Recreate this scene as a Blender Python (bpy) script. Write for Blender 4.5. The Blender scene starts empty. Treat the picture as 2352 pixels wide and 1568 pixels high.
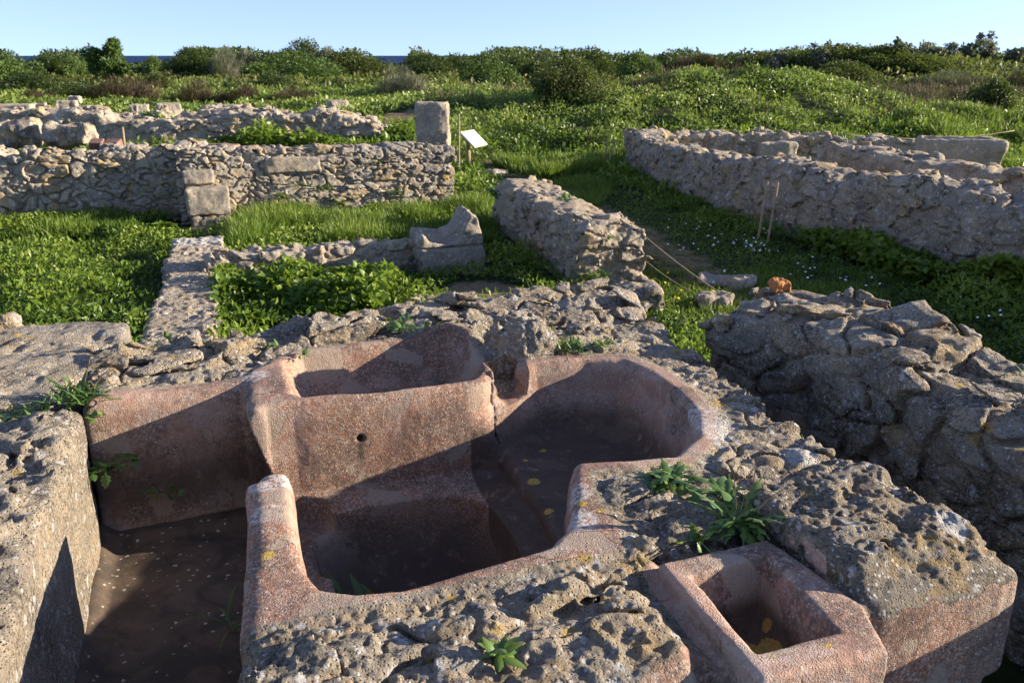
import bpy, math, random, time
import numpy as np
T0 = time.time()
scene = bpy.context.scene
C = scene.collection
rng = np.random.default_rng(7)
random.seed(7)
F32 = np.float32

# ------------------------------------------------------------------ camera geometry
PITCH = math.atan(656 / 2026); FPX = 2026.0; EYE = 2.3
def ray(x, y):
    v = y - 784
    return (x - 1176, FPX * math.cos(PITCH) - v * math.sin(PITCH), FPX * math.sin(PITCH) + v * math.cos(PITCH))
def atz(x, y, z=0.0):            # point on the horizontal level z seen at photo position x, y
    u, f, d = ray(x, y); t = (EYE - z) / d
    return u * t, f * t
def atY(x, y, Y):                # point at forward distance Y
    u, f, d = ray(x, y); t = Y / f
    return u * t, EYE - d * t
TH = math.radians(19.0)
E1 = (math.cos(TH), math.sin(TH)); E2 = (-math.sin(TH), math.cos(TH))
OX, OY = atz(545, 1440, .85)
def to_loc(X, Y):
    X = X - OX; Y = Y - OY
    return X * E1[0] + Y * E1[1], X * E2[0] + Y * E2[1]
def to_world(a, b):
    return OX + a * E1[0] + b * E2[0], OY + a * E1[1] + b * E2[1]

# ------------------------------------------------------------------ noise
def _h(ix, iy, iz, seed):
    h = (ix.astype(np.uint32) * np.uint32(374761393) + iy.astype(np.uint32) * np.uint32(668265263)
         + iz.astype(np.uint32) * np.uint32(2246822519) + np.uint32((seed * 3266489917) & 0xffffffff))
    h ^= h >> np.uint32(15); h *= np.uint32(2246822519); h ^= h >> np.uint32(13)
    h *= np.uint32(3266489917); h ^= h >> np.uint32(16)
    return h
def _u(h):
    return (h >> np.uint32(8)).astype(F32) * F32(1 / 16777216)
def vnoise(p, seed=0):
    i = np.floor(p).astype(np.int32); f = (p - i).astype(F32)
    w = f * f * f * (f * (f * 6 - 15) + 10)
    x, y, z = i[:, 0], i[:, 1], i[:, 2]
    def c(a, b, d): return _u(_h(x + a, y + b, z + d, seed))
    wx, wy, wz = w[:, 0], w[:, 1], w[:, 2]
    def lx(b, d):
        u = c(0, b, d); return u + (c(1, b, d) - u) * wx
    a0 = lx(0, 0); a0 = a0 + (lx(1, 0) - a0) * wy
    a1 = lx(0, 1); a1 = a1 + (lx(1, 1) - a1) * wy
    return (a0 + (a1 - a0) * wz) * 2 - 1
def fbm(p, octv=3, seed=0, gain=.5):
    s = 0; a = 1.0; q = p
    for o in range(octv):
        s = s + a * vnoise(q, seed + o * 17); a *= gain; q = q * F32(2.03)
    return s
def worley(p, seed=0, jit=.9):
    i = np.floor(p).astype(np.int32); f = (p - i).astype(F32)
    n = len(p)
    f1 = np.full(n, 9, F32); f2 = np.full(n, 9, F32); hid = np.zeros(n, np.uint32)
    dx1 = np.zeros((n, 3), F32)
    for a in (-1, 0, 1):
        for b in (-1, 0, 1):
            for c in (-1, 0, 1):
                h = _h(i[:, 0] + a, i[:, 1] + b, i[:, 2] + c, seed)
                ox = (h & np.uint32(1023)).astype(F32) * F32(jit / 1023) + F32(a + (1 - jit) / 2) - f[:, 0]
                oy = ((h >> np.uint32(10)) & np.uint32(1023)).astype(F32) * F32(jit / 1023) + F32(b + (1 - jit) / 2) - f[:, 1]
                oz = ((h >> np.uint32(20)) & np.uint32(1023)).astype(F32) * F32(jit / 1023) + F32(c + (1 - jit) / 2) - f[:, 2]
                d = ox * ox + oy * oy + oz * oz
                m = d < f1
                f2 = np.where(m, f1, np.minimum(f2, d))
                f1 = np.where(m, d, f1)
                hid[m] = h[m]
                dx1[m, 0] = ox[m]; dx1[m, 1] = oy[m]; dx1[m, 2] = oz[m]
    hid = hid * np.uint32(2654435761); hid ^= hid >> np.uint32(15)
    return np.sqrt(f1), np.sqrt(f2), hid, dx1
def sst(a, b, x):
    t = np.clip((x - a) / (b - a), 0, 1); return t * t * (3 - 2 * t)
def smax(a, b, k):
    h = np.maximum(k - np.abs(a - b), 0) / k
    return np.maximum(a, b) + h * h * k * F32(.25)
def smin(a, b, k):
    return -smax(-a, -b, k)
def poly2(x, y, P):
    P = np.asarray(P, F32); n = len(P)
    d = np.full(x.shape, 1e9, F32); s = np.ones(x.shape, F32)
    for i in range(n):
        xi, yi = P[i]; xj, yj = P[i - 1]
        ex, ey = xj - xi, yj - yi
        wx, wy = x - xi, y - yi
        t = np.clip((wx * ex + wy * ey) / (ex * ex + ey * ey), 0, 1)
        bx, by = wx - ex * t, wy - ey * t
        d = np.minimum(d, bx * bx + by * by)
        c1 = y >= yi; c2 = y < yj; c3 = ex * wy > ey * wx
        s = np.where((c1 & c2 & c3) | (~c1 & ~c2 & ~c3), -s, s)
    return s * np.sqrt(d)
def rbox(x, y, z, c, h, r):
    qx = np.abs(x - c[0]) - h[0] + r; qy = np.abs(y - c[1]) - h[1] + r; qz = np.abs(z - c[2]) - h[2] + r
    o = np.sqrt(np.maximum(qx, 0) ** 2 + np.maximum(qy, 0) ** 2 + np.maximum(qz, 0) ** 2)
    return o + np.minimum(np.maximum(qx, np.maximum(qy, qz)), 0) - r
def rubble(p, size, seed, amp=.03, var=.04, tilt=.35, warp=.25, edge=.3):
    """stones as cells: height over the joints, joint distance, random number of the stone"""
    q = p / np.asarray(size, F32)
    if warp:
        q = q + F32(warp) * np.stack([vnoise(q * F32(1.3), seed + 5), vnoise(q * F32(1.3), seed + 6), vnoise(q * F32(1.3), seed + 7)], 1)
    f1, f2, hid, dv = worley(q, seed)
    e = f2 - f1
    r = _u(hid); r2 = _u(hid * np.uint32(747796405)); r3 = _u(hid * np.uint32(2891336453)); r4 = _u(hid * np.uint32(277803737))
    w = sst(0.0, edge, e)
    tl = (dv[:, 0] * (r2 - .5) + dv[:, 1] * (r3 - .5) + dv[:, 2] * (r4 - .5)) * F32(2 * tilt * min(size))
    h = w * (F32(amp) + (r - .5) * F32(var) + tl)
    return h, e, r

# ------------------------------------------------------------------ surface nets
def mesh_sdf(f, lo, hi, vox, slop=.07, B=16):
    lo = np.asarray(lo, F32); hi = np.asarray(hi, F32)
    nb = np.ceil((hi - lo) / vox / B).astype(int) + 1
    n = nb * B
    D = np.empty(n, F32)
    V = D.reshape(nb[0], B, nb[1], B, nb[2], B).transpose(0, 2, 4, 1, 3, 5)
    g = np.stack(np.meshgrid(*[np.arange(k) for k in nb], indexing='ij'), -1).reshape(-1, 3)
    cen = lo + (g * B + (B - 1) / 2) * F32(vox)
    dc = np.concatenate([f(c.astype(F32)) for c in np.array_split(cen, max(1, len(cen) // 200000))])
    V[g[:, 0], g[:, 1], g[:, 2]] = np.where(dc < 0, -1, 1).astype(F32)[:, None, None, None]
    act = g[np.abs(dc) < B * vox * .87 + slop]
    off = np.stack(np.meshgrid(*[np.arange(B)] * 3, indexing='ij'), -1).reshape(-1, 3)
    for k in range(0, len(act), 48):
        gb = act[k:k + 48]
        pts = (lo + ((gb[:, None, :] * B + off[None]) * F32(vox))).reshape(-1, 3).astype(F32)
        V[gb[:, 0], gb[:, 1], gb[:, 2]] = f(pts).reshape(len(gb), B, B, B)
    S = D < 0
    c = np.zeros(n - 1, np.uint8)
    for a in (0, 1):
        for b in (0, 1):
            for d in (0, 1):
                c += S[a:n[0] - 1 + a, b:n[1] - 1 + b, d:n[2] - 1 + d]
    m = (c > 0) & (c < 8); del c
    idx = np.argwhere(m)
    vid = np.full(n - 1, -1, np.int32); vid[m] = np.arange(len(idx)); del m
    acc = np.zeros((len(idx), 3), F32); cnt = np.zeros(len(idx), F32)
    cor = [(a, b, d) for a in (0, 1) for b in (0, 1) for d in (0, 1)]
    val = {q: D[idx[:, 0] + q[0], idx[:, 1] + q[1], idx[:, 2] + q[2]] for q in cor}
    for q in cor:
        for ax in range(3):
            if q[ax] == 0:
                q2 = list(q); q2[ax] = 1; q2 = tuple(q2)
                v0, v1 = val[q], val[q2]
                mm = (v0 < 0) != (v1 < 0)
                t = np.where(mm, v0 / np.where(mm, v0 - v1, 1), 0)
                for k in range(3):
                    acc[:, k] += mm * (q[k] + (t if k == ax else 0))
                cnt += mm
    verts = lo + (idx + acc / cnt[:, None]) * F32(vox)
    quads = []
    for ax in range(3):
        sl0 = [slice(1, n[k] - 1) for k in range(3)]; sl1 = list(sl0)
        sl0[ax] = slice(0, n[ax] - 1); sl1[ax] = slice(1, n[ax])
        s0, s1 = S[tuple(sl0)], S[tuple(sl1)]
        e = np.argwhere(s0 != s1)
        if not len(e): continue
        inside = s0[e[:, 0], e[:, 1], e[:, 2]]
        e = e + np.array([0 if k == ax else 1 for k in range(3)])
        b1, b2 = (ax + 1) % 3, (ax + 2) % 3
        def cell(d1, d2):
            q = e.copy(); q[:, b1] -= d1; q[:, b2] -= d2
            return vid[q[:, 0], q[:, 1], q[:, 2]]
        qd = np.stack([cell(1, 1), cell(0, 1), cell(0, 0), cell(1, 0)], 1)
        qd[~inside] = qd[~inside][:, ::-1]
        quads.append(qd)
    Q = np.concatenate(quads)
    Q = Q[(Q >= 0).all(1)]
    return verts, Q

def vnormals(v, q):
    a, b, c, d = v[q[:, 0]], v[q[:, 1]], v[q[:, 2]], v[q[:, 3]]
    fn = np.cross(c - a, d - b)
    vn = np.zeros_like(v)
    for k in range(4):
        for j in range(3):
            vn[:, j] += np.bincount(q[:, k], fn[:, j], len(v))
    return vn / np.maximum(np.linalg.norm(vn, axis=1, keepdims=True), 1e-9)

# ------------------------------------------------------------------ objects
def mk(name, verts, faces, mat, parent=None, loc=(0, 0, 0), attrs=None, normals=None, smooth=True):
    """one mesh object; verts (world minus loc), faces an (n, k) array"""
    me = bpy.data.meshes.new(name)
    v = np.asarray(verts, F32) - np.asarray(loc, F32)
    fc = np.asarray(faces, np.int32); k = fc.shape[1]
    me.vertices.add(len(v)); me.vertices.foreach_set('co', v.ravel())
    me.loops.add(fc.size); me.loops.foreach_set('vertex_index', fc.ravel())
    me.polygons.add(len(fc))
    me.polygons.foreach_set('loop_start', np.arange(0, fc.size, k, dtype=np.int32))
    me.polygons.foreach_set('loop_total', np.full(len(fc), k, np.int32))
    me.update(calc_edges=True)
    if smooth: me.shade_smooth()
    for kx, a in (attrs or {}).items():
        at = me.attributes.new(kx, 'FLOAT', 'POINT'); at.data.foreach_set('value', np.asarray(a, F32))
    if normals is not None:
        me.normals_split_custom_set_from_vertices(normals.astype(float).tolist())
    if mat: me.materials.append(mat)
    o = bpy.data.objects.new(name, me); C.objects.link(o)
    if parent: o.parent = parent
    else: o.location = loc
    return o
def tag(o, label=None, cat=None, group=None, kind=None):
    if label: o['label'] = label
    if cat: o['category'] = cat
    if group: o['group'] = group
    if kind: o['kind'] = kind
    return o
def empty(name, loc, label, cat, group=None):
    o = bpy.data.objects.new(name, None); C.objects.link(o); o.location = loc
    o.empty_display_size = .2
    return tag(o, label, cat, group)
class MB:
    """collects quads and triangles (as degenerate-free lists) for small built things"""
    def __init__(s): s.v = []; s.f = []
    def add(s, v, f):
        o = len(s.v); s.v += [tuple(p) for p in v]; s.f += [tuple(i + o for i in q) for q in f]
    def box(s, c, h, rot=None, bev=0.0):
        bx, by, bz = h
        P = []
        for sx in (-1, 1):
            for sy in (-1, 1):
                for sz in (-1, 1):
                    P.append(np.array([sx * bx, sy * by, sz * bz]))
        if rot is not None: P = [rot @ q for q in P]
        s.add([q + np.array(c) for q in P], [(0, 1, 3, 2), (4, 6, 7, 5), (0, 4, 5, 1), (2, 3, 7, 6), (0, 2, 6, 4), (1, 5, 7, 3)])
    def tube(s, pts, r, n=6):
        pts = [np.array(p, float) for p in pts]; o = len(s.v)
        rr = r if hasattr(r, '__len__') else [r] * len(pts)
        for i, p in enumerate(pts):
            t = pts[min(i + 1, len(pts) - 1)] - pts[max(i - 1, 0)]; t /= np.linalg.norm(t) + 1e-9
            u = np.cross(t, (0, 0, 1)) if abs(t[2]) < .95 else np.cross(t, (1, 0, 0))
            u /= np.linalg.norm(u); w = np.cross(t, u)
            for k in range(n):
                a = 2 * math.pi * k / n
                s.v.append(tuple(p + rr[i] * (math.cos(a) * u + math.sin(a) * w)))
        for i in range(len(pts) - 1):
            for k in range(n):
                s.f.append((o + i * n + k, o + i * n + (k + 1) % n, o + (i + 1) * n + (k + 1) % n, o + (i + 1) * n + k))
        s.f.append(tuple(o + k for k in range(n))[::-1]); s.f.append(tuple(o + (len(pts) - 1) * n + k for k in range(n)))
    def build(s, name, mat, parent=None, loc=(0, 0, 0), smooth=False, bevel=0):
        me = bpy.data.meshes.new(name)
        L = np.array(loc)
        me.from_pydata([tuple(np.array(p) - L) for p in s.v], [], s.f); me.update()
        if smooth: me.shade_smooth()
        me.materials.append(mat)
        o = bpy.data.objects.new(name, me); C.objects.link(o)
        if parent: o.parent = parent
        else: o.location = loc
        if bevel:
            b = o.modifiers.new('bevel', 'BEVEL'); b.width = bevel; b.segments = 2
        return o

def cached(key, make): return make()
# ------------------------------------------------------------------ materials
class NT:
    def __init__(s, name):
        s.m = bpy.data.materials.new(name); s.m.use_nodes = True
        s.t = s.m.node_tree; s.t.nodes.clear()
        s.out = s.n('ShaderNodeOutputMaterial')
    def n(s, typ, **k):
        x = s.t.nodes.new(typ)
        for a, b in k.items(): setattr(x, a, b)
        return x
    def l(s, a, b): s.t.links.new(a, b)
    def attr(s, name): return s.n('ShaderNodeAttribute', attribute_name=name).outputs['Fac']
    def coord(s):
        if not hasattr(s, '_c'): s._c = s.n('ShaderNodeTexCoord').outputs['Object']
        return s._c
    def setv(s, sock, v):
        if hasattr(v, 'links') or hasattr(v, 'is_linked'): s.l(v, sock)
        else: sock.default_value = v
    def noise(s, sc, det=4, rough=.55, vec=None, dist=0, out='Fac'):
        x = s.n('ShaderNodeTexNoise'); x.inputs['Scale'].default_value = sc; x.inputs['Detail'].default_value = det
        x.inputs['Roughness'].default_value = rough; x.inputs['Distortion'].default_value = dist
        s.l(vec or s.coord(), x.inputs['Vector']); return x.outputs[out]
    def voro(s, sc, out='Distance', feature='F1', vec=None, rnd=1):
        x = s.n('ShaderNodeTexVoronoi', feature=feature); x.inputs['Scale'].default_value = sc
        x.inputs['Randomness'].default_value = rnd
        s.l(vec or s.coord(), x.inputs['Vector']); return x.outputs[out]
    def math(s, op, a, b=0.0, c=None, clamp=False):
        x = s.n('ShaderNodeMath', operation=op, use_clamp=clamp)
        s.setv(x.inputs[0], a); s.setv(x.inputs[1], b)
        if c is not None: s.setv(x.inputs[2], c)
        return x.outputs[0]
    def ramp(s, v, lo, hi, a=0.0, b=1.0):
        x = s.n('ShaderNodeMapRange', interpolation_type='SMOOTHSTEP')
        s.setv(x.inputs['Value'], v)
        x.inputs['From Min'].default_value = lo; x.inputs['From Max'].default_value = hi
        x.inputs['To Min'].default_value = a; x.inputs['To Max'].default_value = b
        return x.outputs['Result']
    def cramp(s, v, stops):
        x = s.n('ShaderNodeValToRGB'); s.setv(x.inputs['Fac'], v)
        e = x.color_ramp.elements
        while len(e) < len(stops): e.new(.5)
        for q, (p, c) in zip(e, stops): q.position = p; q.color = (*c, 1)
        return x.outputs['Color']
    def mix(s, f, a, b, mode='MIX'):
        x = s.n('ShaderNodeMix', data_type='RGBA', blend_type=mode)
        s.setv(x.inputs['Factor'], f)
        for sock, v in ((x.inputs['A'], a), (x.inputs['B'], b)):
            if isinstance(v, tuple): sock.default_value = (*v, 1)
            else: s.l(v, sock)
        return x.outputs['Result']
    def bump(s, h, strength, dist, nrm=None):
        x = s.n('ShaderNodeBump'); x.inputs['Strength'].default_value = strength; x.inputs['Distance'].default_value = dist
        s.l(h, x.inputs['Height'])
        if nrm: s.l(nrm, x.inputs['Normal'])
        return x.outputs['Normal']
    def bsdf(s, col, rough=.9, nrm=None, spec=.2):
        x = s.n('ShaderNodeBsdfPrincipled')
        s.setv(x.inputs['Base Color'], (*col, 1) if isinstance(col, tuple) else col)
        s.setv(x.inputs['Roughness'], rough); x.inputs['Specular IOR Level'].default_value = spec
        if nrm: s.l(nrm, x.inputs['Normal'])
        return x.outputs[0]
    def done(s, sh): s.l(sh, s.out.inputs['Surface']); return s.m

def stone_mat(name, sc=1.0, white=1.0, yellow=1.0, dark=1.0, bumpk=1.0, val=1.0, fleck=1.0):
    t = NT(name)
    tint = t.attr('tint'); mort = t.attr('mort'); lich = t.attr('lich'); wl = t.attr('white')
    def c(r, g, b): return (r * val, g * val, b * val)
    base = t.cramp(tint, [(0, c(.25, .225, .19)), (.22, c(.43, .36, .265)), (.42, c(.33, .30, .255)), (.6, c(.46, .39, .285)), (.76, c(.37, .335, .28)), (.9, c(.46, .33, .165)), (1, c(.19, .17, .15))])
    base = t.mix(t.ramp(t.noise(8 * sc, 6, .62), .46, .64, 0, .75), base, c(.54, .445, .315))
    base = t.mix(t.math('MULTIPLY', mort, .7), base, c(.43, .335, .225))
    # grey weathering skin, broken into fine speckle
    n2 = t.noise(3.0 * sc, 6, .62, dist=.5)
    sp = t.noise(48 * sc, 6, .72)
    film = t.math('MULTIPLY', t.ramp(n2, .40, .62, .18, 1.0), t.ramp(sp, .40, .58))
    base = t.mix(t.math('MULTIPLY', film, .72 * dark), base, c(.125, .112, .094))
    base = t.mix(t.ramp(t.noise(150 * sc, 4, .75), .52, .68, 0, .6), base, c(.13, .115, .095))
    # lichens: white flecks and crusts, yellow rosettes
    wn = t.noise(2.6 * sc, 3, .5)
    vv = t.n('ShaderNodeTexVoronoi'); vv.inputs['Scale'].default_value = 55 * sc; t.l(t.coord(), vv.inputs['Vector'])
    sep = t.n('ShaderNodeSeparateColor'); t.l(vv.outputs['Color'], sep.inputs[0])
    pick = t.ramp(t.math('ADD', sep.outputs[0], t.math('MULTIPLY', wn, .8 * fleck)), .98, 1.02)
    wmask = t.math('MULTIPLY', t.ramp(vv.outputs['Distance'], .42, .30), pick)
    wv2 = t.voro(14 * sc); wn2 = t.noise(60 * sc, 3, .6)
    wm2 = t.math('MULTIPLY', t.ramp(t.math('ADD', wv2, t.math('MULTIPLY', wn2, .4)), .48, .38), t.ramp(t.noise(4.1 * sc, 2), .50 - .03 * white, .58 - .03 * white))
    wm = t.math('MAXIMUM', wmask, wm2)
    wm = t.math('MAXIMUM', wm, t.math('MULTIPLY', wl, t.ramp(t.noise(55 * sc, 4, .7), .36, .5)))
    base = t.mix(t.math('MULTIPLY', wm, .8), base, (.60, .59, .56))
    yv = t.voro(9 * sc); yn = t.noise(45 * sc, 4, .65)
    ym = t.math('MULTIPLY', t.ramp(t.math('ADD', yv, t.math('MULTIPLY', yn, .5)), .56, .44), t.ramp(t.noise(2.2 * sc, 2), .57 - .03 * yellow, .64 - .03 * yellow))
    ym = t.math('MULTIPLY', ym, t.ramp(t.noise(70 * sc, 3, .7), .36, .56))
    ym = t.math('MAXIMUM', ym, t.math('MULTIPLY', lich, t.ramp(yn, .3, .5)))
    base = t.mix(t.math('MULTIPLY', ym, .8), base, (.50, .34, .06))
    hgt = t.math('ADD', t.math('MULTIPLY', t.noise(170 * sc, 6, .75), .55), t.math('MULTIPLY', t.ramp(t.voro(80 * sc), 0.0, .45), .8))
    hgt = t.math('ADD', hgt, t.math('MULTIPLY', t.noise(30 * sc, 6, .72), 1.5))
    nr = t.bump(hgt, 1.0 * bumpk, .014 / sc)
    return t.done(t.bsdf(base, .93, nr, .12))

def plaster_mat(name, grain=1.0, pink=1.0, val=1.0):
    t = NT(name)
    wl = t.attr('white'); lich = t.attr('lich')
    v = t.voro(150, out='Color'); sep = t.n('ShaderNodeSeparateColor'); t.l(v, sep.inputs[0])
    def c(r, g, b): return (r * val * .90, g * val * .87, b * val * .92)
    grains = t.cramp(sep.outputs[0], [(0, c(.40, .225, .125)), (.35, c(.27, .125, .07)), (.6, c(.44, .31, .21)), (.82, c(.54, .45, .35)), (1, c(.16, .08, .05))])
    n1 = t.noise(4.0, 5, .6, dist=.3)
    wash = t.cramp(t.noise(9, 6, .65), [(.3, c(.48, .37, .29)), (.45, c(.43, .285, .195)), (.58, c(.50, .40, .31)), (.72, c(.40, .315, .255))])
    base = t.mix(t.ramp(n1, .44, .60, 1.0, .5) if grain > .5 else t.ramp(n1, .44, .62, .35, .1), wash, grains)
    red = t.ramp(t.math('ADD', t.noise(5.5, 3, .5, dist=.6), t.math('MULTIPLY', t.noise(30, 4, .7), .12)), .64, .66)
    base = t.mix(t.math('MULTIPLY', red, .45), base, c(.29, .15, .10))
    # grime and black algae, with the bath bottom's shade painted in
    g = t.math('MULTIPLY', t.ramp(t.noise(2.9, 6, .68, dist=.6), .40, .60), t.ramp(t.noise(60, 5, .72), .34, .58))
    base = t.mix(t.math('MULTIPLY', g, .78), base, (.10, .08, .066))
    a = t.attr('grime_shade')
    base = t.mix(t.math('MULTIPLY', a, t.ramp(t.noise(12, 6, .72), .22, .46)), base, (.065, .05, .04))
    pale = t.ramp(t.math('ADD', t.voro(55), t.math('MULTIPLY', t.noise(90, 3), .3)), .36, .28)
    pale = t.math('MULTIPLY', pale, t.ramp(t.noise(3.3, 3), .40, .56))
    pale = t.math('MAXIMUM', pale, t.math('MULTIPLY', wl, t.ramp(t.noise(48, 5, .75), .42, .56)))
    base = t.mix(t.math('MULTIPLY', pale, t.math('SUBTRACT', .85, t.attr('grime_shade'), clamp=True)), base, (.60, .56, .52))
    base = t.mix(t.ramp(t.math('ADD', lich, t.math('MULTIPLY', t.math('SUBTRACT', t.noise(38, 5, .75), .5), 2.2)), .45, .62, 0, .9), base, t.cramp(t.noise(90, 3), [(.35, (.36, .24, .05)), (.6, (.52, .37, .08))]))
    # flaked patches of bare mortar and hair cracks
    fl = t.ramp(t.math('ADD', t.noise(3.6, 2, .5), t.math('MULTIPLY', t.noise(22, 5, .7), .22)), .70, .712)
    fl = t.math('MULTIPLY', fl, t.math('SUBTRACT', 1.0, t.attr('grime_shade'), clamp=True))
    base = t.mix(t.math('MULTIPLY', fl, .8), base, t.cramp(t.noise(60, 4, .7), [(.3, c(.30, .24, .17)), (.7, c(.46, .38, .28))]))
    vd = t.n('ShaderNodeVectorMath', operation='ADD'); nz = t.n('ShaderNodeVectorMath', operation='SCALE'); nz.inputs['Scale'].default_value = .16
    t.l(t.noise(7, 4, .6, out='Color'), nz.inputs[0]); t.l(t.coord(), vd.inputs[0]); t.l(nz.outputs[0], vd.inputs[1])
    ck = t.math('MULTIPLY', t.ramp(t.voro(2.6, feature='DISTANCE_TO_EDGE', vec=vd.outputs[0]), .007, .002), t.ramp(t.noise(2.2, 2), .53, .58))
    base = t.mix(t.math('MULTIPLY', ck, .8), base, (.07, .055, .045))
    hgt = t.math('ADD', t.math('MULTIPLY', t.ramp(t.voro(150), 0, .5), -.5), t.math('MULTIPLY', t.noise(30, 6, .72), .55))
    hgt = t.math('ADD', hgt, t.math('MULTIPLY', t.noise(110, 4, .75), .9))
    hgt = t.math('SUBTRACT', hgt, t.math('ADD', t.math('MULTIPLY', ck, 1.5), t.math('MULTIPLY', fl, .7)))
    nr = t.bump(hgt, .75, .008)
    return t.done(t.bsdf(base, .9, nr, .2))

def leaf_mat(name, dark, mid, light, rough=.45, trans=.35, spec=.35):
    t = NT(name)
    col = t.cramp(t.attr('tint'), [(0, dark), (.5, mid), (1, light)])
    b = t.bsdf(col, rough, None, spec)
    tr = t.n('ShaderNodeBsdfTranslucent'); t.l(t.mix(.5, col, (.16, .24, .02)), tr.inputs['Color'])
    m = t.n('ShaderNodeMixShader'); m.inputs[0].default_value = trans
    t.l(b, m.inputs[1]); t.l(tr.outputs[0], m.inputs[2])
    return t.done(m.outputs[0])
def plain_mat(name, c1, c2, sc=20, rough=.8, bump=.3, dist=.004):
    t = NT(name); n = t.noise(sc, 5, .6)
    return t.done(t.bsdf(t.mix(t.ramp(n, .35, .65), c1, c2), rough, t.bump(t.noise(sc * 3, 5, .7), bump, dist)))

M = {}
M['rubble'] = stone_mat('weathered_rubble', 1.0, dark=1.28, bumpk=1.25, fleck=.6)
M['cap'] = stone_mat('pitted_limestone', 1.3, dark=1.1, white=-.5, yellow=-.5, bumpk=1.2, val=.72, fleck=.7)
M['plaster'] = plaster_mat('pink_waterproof_plaster')
M['plaster_pale'] = plaster_mat('pale_pink_plaster', .2)
M['plaster_grey'] = plaster_mat('greyish_pink_plaster', .2, val=1.12)
M['wall'] = stone_mat('rubble_wall_stone', .8, white=.6, dark=.75, fleck=.5)
M['street'] = stone_mat('street_wall_stone', .7, white=.9, dark=.85, val=.95, fleck=.45)
M['far'] = stone_mat('far_wall_stone', .45, white=1.0, yellow=1.1, bumpk=.8, val=1.08, fleck=.5)
M['orange'] = plain_mat('orange_stone', (.42, .19, .07), (.34, .15, .06), 12, .95, .8, .01)
M['wood'] = plain_mat('pale_weathered_wood', (.42, .32, .20), (.30, .22, .14), 18, .8)
M['rope'] = plain_mat('rope_fibre', (.36, .29, .19), (.24, .19, .12), 80, .9)
M['panel'] = plain_mat('cream_panel', (.60, .54, .41), (.54, .48, .36), 6, .6, .1)
M['stem'] = plain_mat('dry_stem', (.22, .16, .09), (.14, .10, .06), 30, .9)
M['tile'] = plain_mat('terracotta_tile', (.24, .13, .095), (.17, .10, .08), 12, .9)
M['meadow'] = leaf_mat('meadow_leaf', (.032, .074, .010), (.105, .185, .019), (.22, .30, .04), .42, .42, .4)
M['hillleaf'] = leaf_mat('mound_leaf', (.045, .088, .014), (.13, .20, .03), (.26, .33, .07), .42, .42, .45)
M['grass'] = leaf_mat('grass_blade', (.05, .10, .014), (.12, .20, .025), (.23, .30, .05), .5)
M['shrub_dark'] = leaf_mat('dark_shrub_leaf', (.018, .036, .010), (.042, .07, .016), (.10, .13, .03), .5, .28)
M['shrub_green'] = leaf_mat('green_shrub_leaf', (.03, .06, .014), (.08, .14, .028), (.17, .225, .05), .5, .35)
M['shrub_olive'] = leaf_mat('olive_shrub_leaf', (.03, .045, .012), (.075, .092, .022), (.16, .16, .04), .55, .3)
M['shrub_brown'] = leaf_mat('dry_shrub_twig', (.045, .032, .022), (.10, .075, .052), (.17, .13, .09), .8, .15, .1)
M['shrub_grey'] = leaf_mat('grey_shrub_leaf', (.08, .085, .06), (.17, .17, .12), (.28, .27, .21), .6, .3)
M['rosette'] = leaf_mat('rosette_leaf', (.035, .085, .02), (.08, .155, .035), (.18, .25, .055), .4, .25)
M['daisy'] = plain_mat('daisy_white', (.8, .8, .8), (.72, .72, .74), 5, .7, 0)
M['yellow'] = plain_mat('yellow_petal', (.75, .58, .03), (.65, .48, .02), 5, .6, 0)
M['bark'] = plain_mat('bark', (.13, .10, .075), (.08, .06, .045), 25, .95, .8)

def ground_mat():
    t = NT('soil_and_turf'); s = t.attr('soil')
    c = t.mix(t.ramp(t.noise(6, 5, .6), .35, .65), (.018, .03, .008), (.04, .05, .016))
    d = t.mix(t.ramp(t.noise(14, 5, .65), .35, .65), (.17, .125, .075), (.26, .20, .13))
    k = t.ramp(t.math('ADD', s, t.math('MULTIPLY', t.math('SUBTRACT', t.noise(5, 4, .65), .5), .9)), .4, .7)
    return t.done(t.bsdf(t.mix(k, c, d), .95, t.bump(t.noise(25, 6, .7), .8, .04), .1))
M['ground'] = ground_mat()
def sea_mat():
    t = NT('sea_water')
    return t.done(t.bsdf((.012, .032, .09), .7, None, .05))
M['sea'] = sea_mat()
def floor_mat():
    t = NT('mosaic_chip_floor')
    b = t.mix(t.ramp(t.noise(6, 6, .7, dist=.6), .38, .62), (.115, .083, .06), (.062, .05, .04))
    ch = t.math('MULTIPLY', t.ramp(t.math('ADD', t.voro(24), t.math('MULTIPLY', t.noise(60, 2), .6)), .48, .44), t.ramp(t.noise(4, 2), .40, .5))
    b = t.mix(t.math('MULTIPLY', ch, .55), b, (.60, .55, .47))
    return t.done(t.bsdf(b, .9, t.bump(t.noise(90, 5, .7), .6, .006), .2))
M['floor'] = floor_mat()
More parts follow.
